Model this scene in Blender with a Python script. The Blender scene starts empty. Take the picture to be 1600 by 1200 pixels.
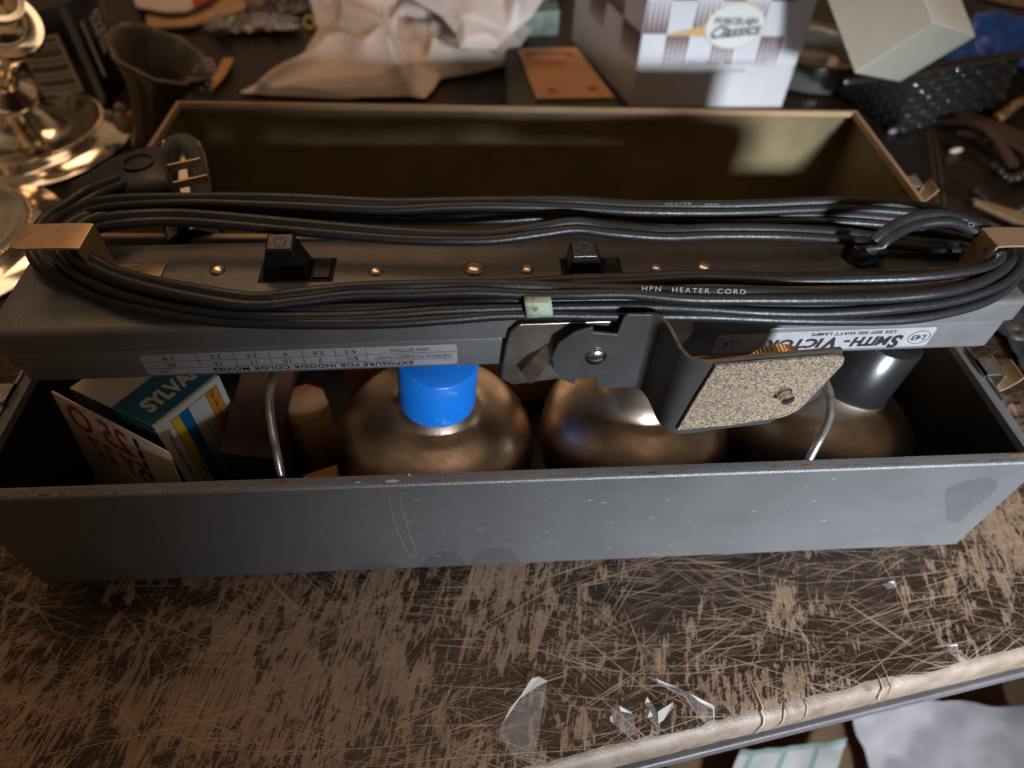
import bpy, bmesh, math, random
from mathutils import Vector, Matrix, Euler, noise
random.seed(7)
S = bpy.context.scene
C = S.collection
R = math.radians
V = Vector

# ------------------------------------------------------------------ camera
CAMLOC = V((-.0237, -.1736, .3556))
FPX = 1044.15
rot = (Matrix.Rotation(R(-3.42), 3, 'Z') @ Matrix.Rotation(R(-1.52), 3, 'Y') @ Matrix.Rotation(R(41.28), 3, 'X'))
cd = bpy.data.cameras.new('camera'); cam = bpy.data.objects.new('camera', cd); C.objects.link(cam)
cam.matrix_world = Matrix.Translation(CAMLOC) @ rot.to_4x4()
cd.sensor_width = 36; cd.lens = FPX / 1600 * 36; cd.clip_start = .01; cd.clip_end = 60
cd.dof.use_dof = True; cd.dof.focus_distance = .30; cd.dof.aperture_fstop = 6.0
S.camera = cam
# ------------------------------------------------------------------ world (dim room)
W = bpy.data.worlds.new('World'); S.world = W; W.use_nodes = True
nt = W.node_tree; nt.nodes.clear()
wo = nt.nodes.new('ShaderNodeOutputWorld'); wb = nt.nodes.new('ShaderNodeBackground')
tc = nt.nodes.new('ShaderNodeTexCoord'); nz = nt.nodes.new('ShaderNodeTexNoise'); cr = nt.nodes.new('ShaderNodeValToRGB')
nz.inputs['Scale'].default_value = 1.6; nz.inputs['Detail'].default_value = 2
cr.color_ramp.elements[0].position = .38; cr.color_ramp.elements[0].color = (.045, .032, .022, 1)
cr.color_ramp.elements[1].position = .66; cr.color_ramp.elements[1].color = (.42, .28, .17, 1)
nt.links.new(tc.outputs['Generated'], nz.inputs['Vector']); nt.links.new(nz.outputs['Fac'], cr.inputs['Fac'])
nt.links.new(cr.outputs['Color'], wb.inputs['Color']); nt.links.new(wb.outputs[0], wo.inputs[0])
wb.inputs['Strength'].default_value = .60
# ------------------------------------------------------------------ lights
def area(name, loc, tgt, size, size_y, energy, col, spread=180):
    l = bpy.data.lights.new(name, 'AREA'); l.shape = 'RECTANGLE'; l.size = size; l.size_y = size_y
    l.energy = energy; l.color = col; l.spread = R(spread)
    o = bpy.data.objects.new(name, l); C.objects.link(o); o.location = loc
    o.rotation_euler = (V(tgt) - V(loc)).to_track_quat('-Z', 'Y').to_euler()
    return o
area('window_light', (.50, -1.5, .60), (.27, -.10, .02), .20, .16, 2.6, (.82, .90, 1), 27)
area('ceiling_light', (-.5, 1.3, 1.9), (0, .3, 0), .9, .6, 7, (1, .56, .30))
area('soft_room_light', (.1, .30, 1.8), (.0, .0, 0), 1.5, .7, 5.2, (1, .69, .46))
S.view_settings.view_transform = 'Standard'; S.view_settings.look = 'None'
S.view_settings.exposure = 0; S.view_settings.gamma = 1

# ------------------------------------------------------------------ helpers
def at(x, y, z):
    d = rot @ V(((x-800)/FPX, (600-y)/FPX, -1)); t = (z-CAMLOC.z)/d.z
    return CAMLOC + t*d
def aty(x, y, Y):
    d = rot @ V(((x-800)/FPX, (600-y)/FPX, -1)); t = (Y-CAMLOC.y)/d.y
    return CAMLOC + t*d

def mat(name, col, rough=.5, metal=0, var=0, vscale=60, bump=0, bscale=200, col2=None, spec=.5, trans=0, coat=0, rvar=0, alpha=1, stretch=(1, 1, 1), detail=6, sharp=None, sheen=0, dent=0):
    m = bpy.data.materials.new(name); m.use_nodes = True; n = m.node_tree; b = n.nodes['Principled BSDF']
    b.inputs['Base Color'].default_value = (*col, 1); b.inputs['Roughness'].default_value = rough
    b.inputs['Metallic'].default_value = metal; b.inputs['Specular IOR Level'].default_value = spec
    b.inputs['Transmission Weight'].default_value = trans; b.inputs['Coat Weight'].default_value = coat
    b.inputs['Alpha'].default_value = alpha; b.inputs['Sheen Weight'].default_value = sheen
    tc = n.nodes.new('ShaderNodeTexCoord'); mp = n.nodes.new('ShaderNodeMapping'); mp.inputs['Scale'].default_value = stretch
    n.links.new(tc.outputs['Object'], mp.inputs['Vector'])
    if var or col2 or rvar:
        t = n.nodes.new('ShaderNodeTexNoise'); t.inputs['Scale'].default_value = vscale; t.inputs['Detail'].default_value = detail
        t.inputs['Roughness'].default_value = .62
        n.links.new(mp.outputs[0], t.inputs['Vector'])
        r = n.nodes.new('ShaderNodeValToRGB'); a, c = r.color_ramp.elements
        lo, hi = sharp or (.35, .65); a.position = lo; c.position = hi
        if col2: a.color = (*col, 1); c.color = (*col2, 1)
        else:
            a.color = (*[k*(1-var) for k in col], 1); c.color = (*[min(1, k*(1+var)) for k in col], 1)
        n.links.new(t.outputs['Fac'], r.inputs['Fac']); n.links.new(r.outputs['Color'], b.inputs['Base Color'])
        if rvar:
            mr = n.nodes.new('ShaderNodeMapRange'); mr.inputs['From Min'].default_value = .35; mr.inputs['From Max'].default_value = .65
            mr.inputs['To Min'].default_value = max(.02, rough-rvar); mr.inputs['To Max'].default_value = min(1, rough+rvar)
            n.links.new(t.outputs['Fac'], mr.inputs['Value']); n.links.new(mr.outputs[0], b.inputs['Roughness'])
    if bump:
        t2 = n.nodes.new('ShaderNodeTexNoise'); t2.inputs['Scale'].default_value = bscale; t2.inputs['Detail'].default_value = 3
        n.links.new(mp.outputs[0], t2.inputs['Vector'])
        bu = n.nodes.new('ShaderNodeBump'); bu.inputs['Strength'].default_value = bump; bu.inputs['Distance'].default_value = .001
        n.links.new(t2.outputs['Fac'], bu.inputs['Height']); n.links.new(bu.outputs[0], b.inputs['Normal'])
        if dent:
            t3 = n.nodes.new('ShaderNodeTexNoise'); t3.inputs['Scale'].default_value = 14; t3.inputs['Detail'].default_value = 1.5
            n.links.new(tc.outputs['Object'], t3.inputs['Vector']); bd = n.nodes.new('ShaderNodeBump'); bd.inputs['Strength'].default_value = dent; bd.inputs['Distance'].default_value = .004
            n.links.new(t3.outputs['Fac'], bd.inputs['Height']); n.links.new(bd.outputs[0], bu.inputs['Normal'])
    return m

def thing(name, label, cat, loc=(0, 0, 0), group=None):
    o = bpy.data.objects.new(name, None); C.objects.link(o); o.empty_display_size = .02
    o.location = loc; o['label'] = label; o['category'] = cat
    if group: o['group'] = group
    o['_o'] = list(loc)
    return o
def obj(name, bm, mats, parent=None, loc=None, smooth=True, bevel=0, segs=2, label=None, cat=None, group=None, kind=None, recalc=True, ang=40):
    if recalc: bmesh.ops.recalc_face_normals(bm, faces=bm.faces)
    org = V(parent['_o']) if parent is not None else V(loc or (0, 0, 0))
    bmesh.ops.translate(bm, verts=bm.verts, vec=-org)
    me = bpy.data.meshes.new(name); bm.to_mesh(me); bm.free()
    for m in (mats if isinstance(mats, (list, tuple)) else [mats]): me.materials.append(m)
    o = bpy.data.objects.new(name, me); C.objects.link(o); o['_o'] = list(org)
    if parent is not None: o.parent = parent
    else: o.location = org
    if smooth:
        me.shade_smooth(); me.set_sharp_from_angle(angle=R(ang))
    if bevel:
        b = o.modifiers.new('b', 'BEVEL'); b.width = bevel; b.segments = segs; b.limit_method = 'ANGLE'; b.angle_limit = R(35); b.harden_normals = True
    if label: o['label'] = label
    if cat: o['category'] = cat
    if group: o['group'] = group
    if kind: o['kind'] = kind
    return o
def B(): return bmesh.new()
def quad(bm, pts, mi=0):
    f = bm.faces.new([bm.verts.new(p) for p in pts]); f.material_index = mi; return f
def box(bm, lo, hi, mi=0, mtx=None):
    vs = [V((x, y, z)) for z in (lo[2], hi[2]) for y in (lo[1], hi[1]) for x in (lo[0], hi[0])]
    if mtx: vs = [mtx @ v for v in vs]
    vs = [bm.verts.new(v) for v in vs]
    for f in ((0, 2, 3, 1), (4, 5, 7, 6), (0, 1, 5, 4), (2, 6, 7, 3), (0, 4, 6, 2), (1, 3, 7, 5)):
        bm.faces.new([vs[i] for i in f]).material_index = mi
def hexa(bm, b4, t4, mi=0):
    vs = [bm.verts.new(p) for p in list(b4)+list(t4)]
    for f in ((3, 2, 1, 0), (4, 5, 6, 7), (0, 1, 5, 4), (1, 2, 6, 5), (2, 3, 7, 6), (3, 0, 4, 7)):
        bm.faces.new([vs[i] for i in f]).material_index = mi
def prism(bm, pts, off, mi=0):
    """extrude polygon pts (3D) by vector off"""
    a = [bm.verts.new(V(p)) for p in pts]; b = [bm.verts.new(V(p)+V(off)) for p in pts]
    n = len(pts)
    bm.faces.new(a).material_index = mi; bm.faces.new(b[::-1]).material_index = mi
    for i in range(n): bm.faces.new((a[i], b[i], b[(i+1) % n], a[(i+1) % n])).material_index = mi
def lathe(bm, prof, M=None, n=48, mi=0, cap=True):
    M = M or Matrix.Identity(4); rings = []
    for r, z in prof:
        if r < 1e-6: rings.append([bm.verts.new(M @ V((0, 0, z)))])
        else: rings.append([bm.verts.new(M @ V((r*math.cos(2*math.pi*k/n), r*math.sin(2*math.pi*k/n), z))) for k in range(n)])
    for a, b in zip(rings, rings[1:]):
        for k in range(n):
            k2 = (k+1) % n
            if len(a) == 1 and len(b) == 1: continue
            if len(a) == 1: f = (a[0], b[k2], b[k])
            elif len(b) == 1: f = (a[k], a[k2], b[0])
            else: f = (a[k], a[k2], b[k2], b[k])
            bm.faces.new(f).material_index = mi
    if cap:
        for rg in (rings[0], rings[-1]):
            if len(rg) > 1: bm.faces.new(rg).material_index = mi
def frame(o, z, x=None):
    """matrix with origin o, local z along z"""
    z = V(z).normalized(); x = V(x) if x is not None else V((1, 0, 0))
    if abs(x.normalized().dot(z)) > .98: x = V((0, 1, 0))
    x = (x - z*x.dot(z)).normalized(); y = z.cross(x)
    m = Matrix((x, y, z)).transposed().to_4x4(); m.translation = V(o); return m
def crom(P, step=.003):
    """Catmull-Rom through P (tuples of any length)"""
    P = [list(p) for p in P]; P = [P[0]]+P+[P[-1]]; out = []
    for i in range(1, len(P)-2):
        a, b, c, d = P[i-1:i+3]
        L = math.dist(b[:3], c[:3]); n = max(1, int(L/step))
        for k in range(n):
            t = k/n
            out.append([.5*(2*b[j]+(c[j]-a[j])*t+(2*a[j]-5*b[j]+4*c[j]-d[j])*t*t+(3*b[j]-a[j]-3*c[j]+d[j])*t**3) for j in range(len(b))])
    out.append(P[-2]); return out
def tube(bm, pts, prof, mi=0, up=V((0, 0, 1)), cap=True, rolls=None, scales=None):
    rings = []; n = len(pts)
    N = None
    for i, p in enumerate(pts):
        T = (V(pts[min(i+1, n-1)][:3])-V(pts[max(i-1, 0)][:3])).normalized()
        if up is None:
            if N is None: N = T.orthogonal().normalized()
            N = (N-T*N.dot(T)).normalized()
        else: N = (up-T*up.dot(T)).normalized()
        Sd = T.cross(N)
        a = rolls[i] if rolls else 0; sc = scales[i] if scales else 1
        n2 = N*math.cos(a)+Sd*math.sin(a); s2 = Sd*math.cos(a)-N*math.sin(a)
        rings.append([bm.verts.new(V(p[:3])+s2*u*sc+n2*v*sc) for u, v in prof])
    m = len(prof)
    for a, b in zip(rings, rings[1:]):
        for k in range(m): bm.faces.new((a[k], a[(k+1) % m], b[(k+1) % m], b[k])).material_index = mi
    if cap: bm.faces.new(rings[0]).material_index = mi; bm.faces.new(rings[-1][::-1]).material_index = mi
def circ(r, n=14): return [(r*math.cos(2*math.pi*k/n), r*math.sin(2*math.pi*k/n)) for k in range(n)]
def text(bm, s, size, M, mi=1, bold=0, align='CENTER', shear=0, sx=1, space=1, depth=0):
    """flat lettering as mesh, local xy plane -> M"""
    cu = bpy.data.curves.new('t', 'FONT'); cu.body = s; cu.size = size; cu.align_x = align; cu.align_y = 'CENTER'
    cu.offset = bold; cu.shear = shear; cu.space_character = space; cu.resolution_u = 3; cu.fill_mode = 'FRONT' if False else 'BOTH'
    o = bpy.data.objects.new('t', cu); C.objects.link(o)
    dg = bpy.context.evaluated_depsgraph_get(); me = bpy.data.meshes.new_from_object(o.evaluated_get(dg))
    k = len(bm.verts); kf = len(bm.faces); bm.from_mesh(me); bm.verts.ensure_lookup_table(); bm.faces.ensure_lookup_table()
    for v in bm.verts[k:]: v.co = M @ V((v.co.x*sx, v.co.y, 0))
    for f in bm.faces[kf:]: f.material_index = mi; f.smooth = False
    bpy.data.objects.remove(o); bpy.data.curves.remove(cu); bpy.data.meshes.remove(me)
def plane_frame(o, x, y):
    x = V(x).normalized(); y = V(y); y = (y-x*x.dot(y)).normalized(); z = x.cross(y)
    m = Matrix((x, y, z)).transposed().to_4x4(); m.translation = V(o); return m
def rnd(a, b): return random.uniform(a, b)

# ------------------------------------------------------------------ materials
M_case = mat('case_paint', (.128, .130, .131), .42, .38, var=.06, vscale=18, bump=.4, bscale=1300, rvar=.05, dent=.22, detail=10)
M_in = mat('case_inner_paint', (.22, .172, .092), .40, .35, var=.2, vscale=20, bump=.15, bscale=600)
M_rim = mat('warm_lit_rim_metal', (.36, .24, .13), .48, .35, col2=(.30, .17, .08), vscale=40, bump=.2, bscale=500, sharp=(.45, .75))  # lid rim: its warm light is put into the tan colour
M_bar = mat('bar_enamel', (.150, .152, .152), .36, .35, var=.12, vscale=50, bump=.18, bscale=1300)
M_rubber = mat('cord_rubber', (.012, .013, .015), .42, 0, col2=(.07, .066, .06), sharp=(.66, .74), vscale=700, bump=.10, bscale=700, rvar=.10)
M_black = mat('black_plastic', (.009, .009, .010), .28)
M_gloss = mat('black_bakelite', (.005, .005, .006), .06, coat=.6)
M_void = mat('opening_black', (.004, .004, .004), .8)
M_steel = mat('screw_steel', (.66, .62, .56), .22, 1, var=.12, vscale=300)
M_rivet = mat('rivet_warm_steel', (.84, .68, .52), .28, 1, var=.12, vscale=300)  # silvery rivets, with the orange reflection mixed into the base colour
M_tin = mat('rusty_tin', (.50, .36, .22), .42, .75, col2=(.36, .15, .05), vscale=110, sharp=(.55, .8), bump=.1)
M_tin2 = mat('bare_tin', (.46, .44, .38), .33, .95, var=.25, vscale=80, bump=.15, bscale=500)
M_plate = mat('bronzed_steel_plate', (.44, .39, .34), .42, 1, var=.25, vscale=70, bump=.12, bscale=700)
M_dark = mat('dark_bracket_paint', (.085, .083, .082), .40, .55, var=.12, vscale=90, bump=.15, bscale=1200)
M_edge = mat('bare_plate_edge', (.30, .27, .21), .35, .9, var=.3, vscale=200)
M_silver = mat('label_foil', (.36, .348, .365), .38, .25, var=.07, vscale=150, bump=.1, bscale=800)
M_ink = mat('label_ink', (.012, .012, .016), .5)
M_white = mat('white_print', (.25, .25, .26), .5)
M_brass = mat('knurled_brass', (.52, .38, .20), .35, .9, var=.3, vscale=300)
M_blue = mat('blue_plastic', (.008, .19, .74), .34, 0, col2=(.10, .33, .78), sharp=(.60, .72), vscale=140, bump=.05, bscale=800)
M_card = mat('cream_card', (.66, .56, .42), .7, var=.10, vscale=60, bump=.1, bscale=400)
M_tan = mat('tan_cardboard', (.46, .27, .13), .8, var=.15, vscale=50, bump=.1, bscale=400)
M_teal = mat('teal_print', (.014, .12, .17), .5)
M_dkblue = mat('dark_blue_print', (.006, .03, .055), .4, var=.5, vscale=60)
M_blueprint = mat('blue_print', (.005, .16, .42), .5)
M_yellow = mat('yellow_print', (.72, .55, .03), .5)
M_orange = mat('orange_print', (.68, .25, .03), .5)
M_red = mat('red_print', (.40, .035, .025), .55)
M_wpaper = mat('white_card', (.56, .54, .55), .55, var=.04, vscale=30)
M_brownp = mat('brown_print', (.13, .045, .04), .5)
M_goldp = mat('gold_print', (.62, .40, .16), .45, .2)

def bulb_mat():
    m = mat('frosted_reflector', (.74, .60, .47), .40, 1, col2=(.33, .265, .21), vscale=26, bump=.10, bscale=300, rvar=.09, detail=6, dent=1.6)  # light and dark mottling paints blotchy reflections into the metal colour
    return m
M_bulb = bulb_mat()

def wood_mat():
    m = bpy.data.materials.new('scratched_table_wood'); m.use_nodes = True; n = m.node_tree; L = n.links
    b = n.nodes['Principled BSDF']; tc = n.nodes.new('ShaderNodeTexCoord')
    def mp(rz, sc, loc=(0, 0, 0)):
        q = n.nodes.new('ShaderNodeMapping'); q.vector_type = 'TEXTURE' if False else 'POINT'
        r0 = n.nodes.new('ShaderNodeMapping'); r0.inputs['Rotation'].default_value = (0, 0, rz)
        L.new(tc.outputs['Object'], r0.inputs['Vector'])
        q.inputs['Scale'].default_value = sc; q.inputs['Location'].default_value = loc; L.new(r0.outputs[0], q.inputs['Vector']); return q.outputs[0]
    def nse(v, s, d=6, r=.6, dist=0):
        t = n.nodes.new('ShaderNodeTexNoise'); t.inputs['Scale'].default_value = s; t.inputs['Detail'].default_value = d
        t.inputs['Roughness'].default_value = r; t.inputs['Distortion'].default_value = dist; L.new(v, t.inputs['Vector']); return t.outputs['Fac']
    def ramp(f, lo, hi, a=0, c=1):
        q = n.nodes.new('ShaderNodeMapRange'); q.inputs['From Min'].default_value = lo; q.inputs['From Max'].default_value = hi
        q.inputs['To Min'].default_value = a; q.inputs['To Max'].default_value = c; L.new(f, q.inputs['Value']); return q.outputs[0]
    def mth(op, a, c):
        q = n.nodes.new('ShaderNodeMath'); q.operation = op
        for i, v in enumerate((a, c)):
            if isinstance(v, (int, float)): q.inputs[i].default_value = v
            else: L.new(v, q.inputs[i])
        return q.outputs[0]
    def mix(f, a, c):
        q = n.nodes.new('ShaderNodeMix'); q.data_type = 'RGBA'; L.new(f, q.inputs['Factor'])
        for i, v in ((6, a), (7, c)):
            if isinstance(v, tuple): q.inputs[i].default_value = (*v, 1)
            else: L.new(v, q.inputs[i])
        return q.outputs[2]
    g = R(14)                                            # grain runs away from the viewer, leaning right
    sep = n.nodes.new('ShaderNodeSeparateXYZ'); L.new(tc.outputs['Object'], sep.inputs[0])
    grain = nse(mp(g, (520, 16, 1)), 1, 4, .7)
    pores = nse(mp(g, (900, 60, 1), (3, 1, 0)), 1, 2, .5)
    tone = nse(mp(g, (18, 6, 1)), 1, 3)
    worn = mix(ramp(grain, .3, .7), (.118, .073, .046), (.215, .141, .091))
    worn = mix(ramp(tone, .35, .7), worn, mix(ramp(grain, .3, .7), (.145, .095, .063), (.25, .175, .120)))
    worn = mix(ramp(pores, .60, .66), worn, (.04, .022, .014))
    lac = mix(ramp(nse(mp(0, (9, 9, 9)), 1, 3), .3, .7), (.010, .006, .004), (.022, .012, .007))
    # where the finish is left: big blobs cut up by grain-stretched noise
    big = nse(mp(g, (13, 8, 1), (.7, .2, 0)), 1, 3, .55, .6)
    mid = nse(mp(g, (150, 58, 1), (5, 2, 0)), 1, 6, .72, .5)
    fin = nse(mp(g, (620, 90, 1), (1, 7, 0)), 1, 4, .72)
    s = mth('ADD', mth('ADD', mth('MULTIPLY', big, .80), mth('MULTIPLY', mid, .95)), mth('MULTIPLY', fin, .60))
    back = ramp(sep.outputs['Y'], .06, .30, 0, .52)      # the back of the table keeps its finish
    right = ramp(sep.outputs['X'], .02, .30, 0, .10)
    s = mth('ADD', mth('ADD', s, back), right)
    keep = ramp(s, 1.150, 1.19)
    # long thin scratches through the finish in several directions
    scr = None
    for k, (ang, w) in enumerate(((8, 1500), (-14, 1250), (-27, 1500), (21, 1300), (-6, 1700), (44, 1400), (-52, 1400), (2, 1100), (-19, 1900))):
        f = ramp(nse(mp(R(ang), (11, w, 1), (k*3.3, k*1.7, 0)), 1, 1.5, .5, .15), .645, .68)
        br = ramp(nse(mp(R(ang), (22, 40, 1), (k, 4, 0)), 1, 2), .47, .56)
        f = mth('MULTIPLY', f, br)
        scr = f if scr is None else mth('MAXIMUM', scr, f)
    scr = mth('MULTIPLY', scr, ramp(sep.outputs['Y'], .1, .35, 1, .12))
    col = mix(keep, worn, lac)
    col = mix(mth('MULTIPLY', scr, .85), col, (.29, .195, .127))
    L.new(col, b.inputs['Base Color'])
    kk = mth('MULTIPLY', keep, mth('SUBTRACT', 1, scr))
    L.new(ramp(kk, 0, 1, .62, .36), b.inputs['Roughness']); b.inputs['Specular IOR Level'].default_value = .32
    bu = n.nodes.new('ShaderNodeBump'); bu.inputs['Strength'].default_value = .5; bu.inputs['Distance'].default_value = .0004
    L.new(mth('ADD', kk, mth('MULTIPLY', grain, .5)), bu.inputs['Height']); L.new(bu.outputs[0], b.inputs['Normal'])
    return m
M_wood = wood_mat()
M_woodedge = mat('worn_table_edge', (.125, .084, .054), .48, 0, col2=(.215, .172, .136), vscale=70, bump=.35, bscale=1100, stretch=(1, 1, 1), sharp=(.35, .7))
M_scr = mat('scratch_bare_wood', (.29, .19, .12), .6, var=.3, vscale=200)
M_crack = mat('edge_crack', (.05, .025, .012), .8)
M_crackl = mat('edge_splinter', (.5, .33, .17), .7)

# ------------------------------------------------------------------ table
E0 = at(900, 1197, 0); E1 = at(1598, 1027, 0); ed = (E1-E0).normalized(); en = V((-ed.y, ed.x, 0))   # en points away from viewer
def edge_pt(t, d=0, z=0): p = E0+ed*t+en*d; p.z = z; return p
table = thing('wooden_table', 'old dark wooden table with scratched worn top and pale rounded front edge', 'table', (0, 0, -.75))
bm = B()
prof = [(.0095, 0), (.0050, -.0005), (.0018, -.0018), (-.0004, -.0052), (-.0014, -.010), (-.0015, -.018), (0, -.0225), (.003, -.024)]
TL, TR = -1.2, 1.9
prev = None
N = 1000
cols = []
for i in range(N+1):
    t = TL+(TR-TL)*i/N
    j0 = .0030*noise.noise(V((t*28, 3, 0)))+.0010*noise.noise(V((t*150, 9, 0))); nick = -.0016*max(0, noise.noise(V((t*95, 2, 7)))-.25)
    cols.append([bm.verts.new(edge_pt(t, d+(max(-.0028, j0) if k == 1 else 0 if k == 0 else .0005*noise.noise(V((t*14, z*60, 0)))-nick), z)) for k, (d, z) in enumerate(prof)])
for a, b in zip(cols, cols[1:]):
    for k in range(len(prof)-1):
        bm.faces.new((a[k], b[k], b[k+1], a[k+1])).material_index = 1 if 0 < k < 7 else 0
top = [cols[0][0]]
far = [bm.verts.new(edge_pt(TL, 1.7, 0)), bm.verts.new(edge_pt(TR, 1.7, 0))]
bm.faces.new([c[0] for c in cols]+[far[1], far[0]]).material_index = 0
fb = [bm.verts.new(edge_pt(TL, 1.7, -.024)), bm.verts.new(edge_pt(TR, 1.7, -.024))]
bm.faces.new([c[-1] for c in cols][::-1]+[fb[0], fb[1]])
bm.faces.new((far[0], far[1], fb[1], fb[0]))
# scratches cut through the finish: slim slivers a tenth of a millimetre above the top
def sliver(p, ang, L, w, bend=0, mi=2, z=.00012):
    n = max(4, int(L/.006)); a = V((math.cos(ang), math.sin(ang), 0)); s = V((-a.y, a.x, 0)); A = []; Bv = []
    ph = rnd(0, 50)
    for i in range(n+1):
        t = i/n; c = V(p)+a*(t-.5)*L+s*(bend*(t-.5)**2*L+.0010*noise.noise(V((ph+t*L*55, 0, 3))))
        ww = w*(math.sin(math.pi*min(1, t+.02))**.6)*(.55+.9*abs(noise.noise(V((ph, t*L*330, 1)))))
        zz = z
        A.append(bm.verts.new((c.x+s.x*ww, c.y+s.y*ww, zz))); Bv.append(bm.verts.new((c.x-s.x*ww, c.y-s.y*ww, zz)))
    for i in range(n): bm.faces.new((A[i], A[i+1], Bv[i+1], Bv[i])).material_index = mi
def ontop(p, m=.004): return (V(p)-E0).dot(en) > m
for k in range(700):
    x, y = rnd(-.34, .50), rnd(-.12, .045)
    L = rnd(.006, .035) if random.random() < .62 else rnd(.03, .10)
    ang = random.gauss(-.10, .30) if random.random() < .6 else rnd(-1.5, 1.5)
    if random.random() < .2: ang = R(76)+random.gauss(0, .08)
    p = V((x, y, 0)); h = V((math.cos(ang), math.sin(ang), 0))*L*.5
    if not (ontop(p-h) and ontop(p+h)): continue
    if x > .05 or random.random() < .75:
        sliver(p, ang, L, rnd(.00004, .00011) if L > .03 else rnd(.00004, .00013), rnd(-.2, .2))
for cx, cy in (at(690, 1105, 0)[:2], at(1000, 1010, 0)[:2], at(1080, 1100, 0)[:2], at(230, 1000, 0)[:2], at(1230, 960, 0)[:2]):   # star-shaped clusters of knife cuts
    for k in range(16):
        a = rnd(0, 6.28); L = rnd(.012, .03); p = V((cx+math.cos(a)*L*.45, cy+math.sin(a)*L*.35, 0))
        if ontop(p, .02): sliver(p, a, L, rnd(.0001, .0003), rnd(-.2, .2))
for a, b, w in (((560, 1195), (960, 1165), .0003), ((300, 1180), (720, 1165), .0003), ((60, 1190), (500, 1080), .00035), ((210, 960), (330, 1005), .0004), ((1370, 860), (1440, 1000), .0003), ((500, 1060), (900, 1085), .0002), ((980, 930), (1300, 1010), .0002), ((1050, 870), (1260, 915), .0003), ((1240, 920), (1590, 880), .0002), ((1180, 1060), (1590, 1000), .00018)):
    A, Bq = at(*a, 0), at(*b, 0); d = Bq-A; m = (A+Bq)/2
    if ontop(A) and ontop(Bq): sliver(m, math.atan2(d.y, d.x), d.length, w, rnd(-.1, .1))
top_bm = bm
# splits running over the rounded edge
bm = B()
for x0, y0, x1, y1, w in ((1172, 1060, 1150, 1192, .0011), (1234, 1120, 1210, 1165, .0006), (1272, 1112, 1252, 1150, .0004), (1370, 1050, 1357, 1122, .0007), (1362, 1010, 1368, 1060, .0004)):
    P0 = at(x0, y0, .0003)
    t0 = (P0-E0).dot(ed); d0 = (P0-E0).dot(en); path = [(d0, .00025)]
    if d0 > .006: path.append((.006, .00035))
    path += [(d-.0007, z+.0004) for d, z in prof[1:6]]
    pts = crom([tuple(edge_pt(t0-.004*i/len(path)+.001*rnd(-1, 1), d, z)) for i, (d, z) in enumerate(path)], .001)
    for mi, off, ww in ((0, 0, w*.55), (1, w*.8, w*.3)):
        A = []
        for i, p in enumerate(pts):
            q = min(1, (len(pts)-i)/len(pts)+.3)*min(1, i/len(pts)*3+.12)
            c = V(p)+ed*(off)+ed*.0004*noise.noise(V((i*.6, x0, 0)))
            A.append((bm.verts.new(c-ed*ww*q), bm.verts.new(c+ed*ww*q)))
        for a, b in zip(A, A[1:]): top_bm.faces.new([top_bm.verts.new(v.co) for v in (a[0], a[1], b[1], b[0])]).material_index = 3+mi
obj('tabletop', top_bm, [M_wood, M_woodedge, M_scr, M_crack, M_crackl], table, smooth=True, recalc=False)
bm = B()   # rail below
A = [edge_pt(TL, d, z) for d, z in ((-.003, -.0305), (-.003, -.041), (.02, -.041), (.02, -.0305))]
prism(bm, A, ed*(TR-TL))
obj('lower_rail', bm, mat('grey_rail_paint', (.085, .08, .08), .45, .1, var=.15, vscale=40, bump=.2, bscale=300), table, bevel=.0015)
bm = B()
prism(bm, [edge_pt(TL, d, z) for d, z in ((.010, -.024), (.010, -.0305), (.03, -.0305), (.03, -.024))], ed*(TR-TL))
obj('shadow_gap_strip', bm, M_void, table)  # black strip painting the shade between tabletop and rail
for tx, dy in ((-1.1, .1), (1.75, .1), (-1.1, 1.6), (1.75, 1.6)):
    bm = B(); p = edge_pt(tx, dy, 0); box(bm, (p.x-.03, p.y-.03, -.75), (p.x+.03, p.y+.03, -.041)); obj('leg', bm, mat('leg_wood', (.06, .03, .02), .5, var=.2), table, bevel=.003)
# plank joint far right
bm = B()
for x0, x1 in (((1457, 250), (1467, 340)), ((1467, 250), (1480, 340))):
    a, b = at(*x0, .0002), at(*x1, .0002); d = (b-a).normalized(); s = V((-d.y, d.x, 0))*.0006; a = a-d*.1; b = b+d*.15
    quad(bm, [a-s, a+s, b+s, b-s])
obj('plank_joint', bm, mat('joint_wear', (.10, .06, .035), .6), table)

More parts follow.
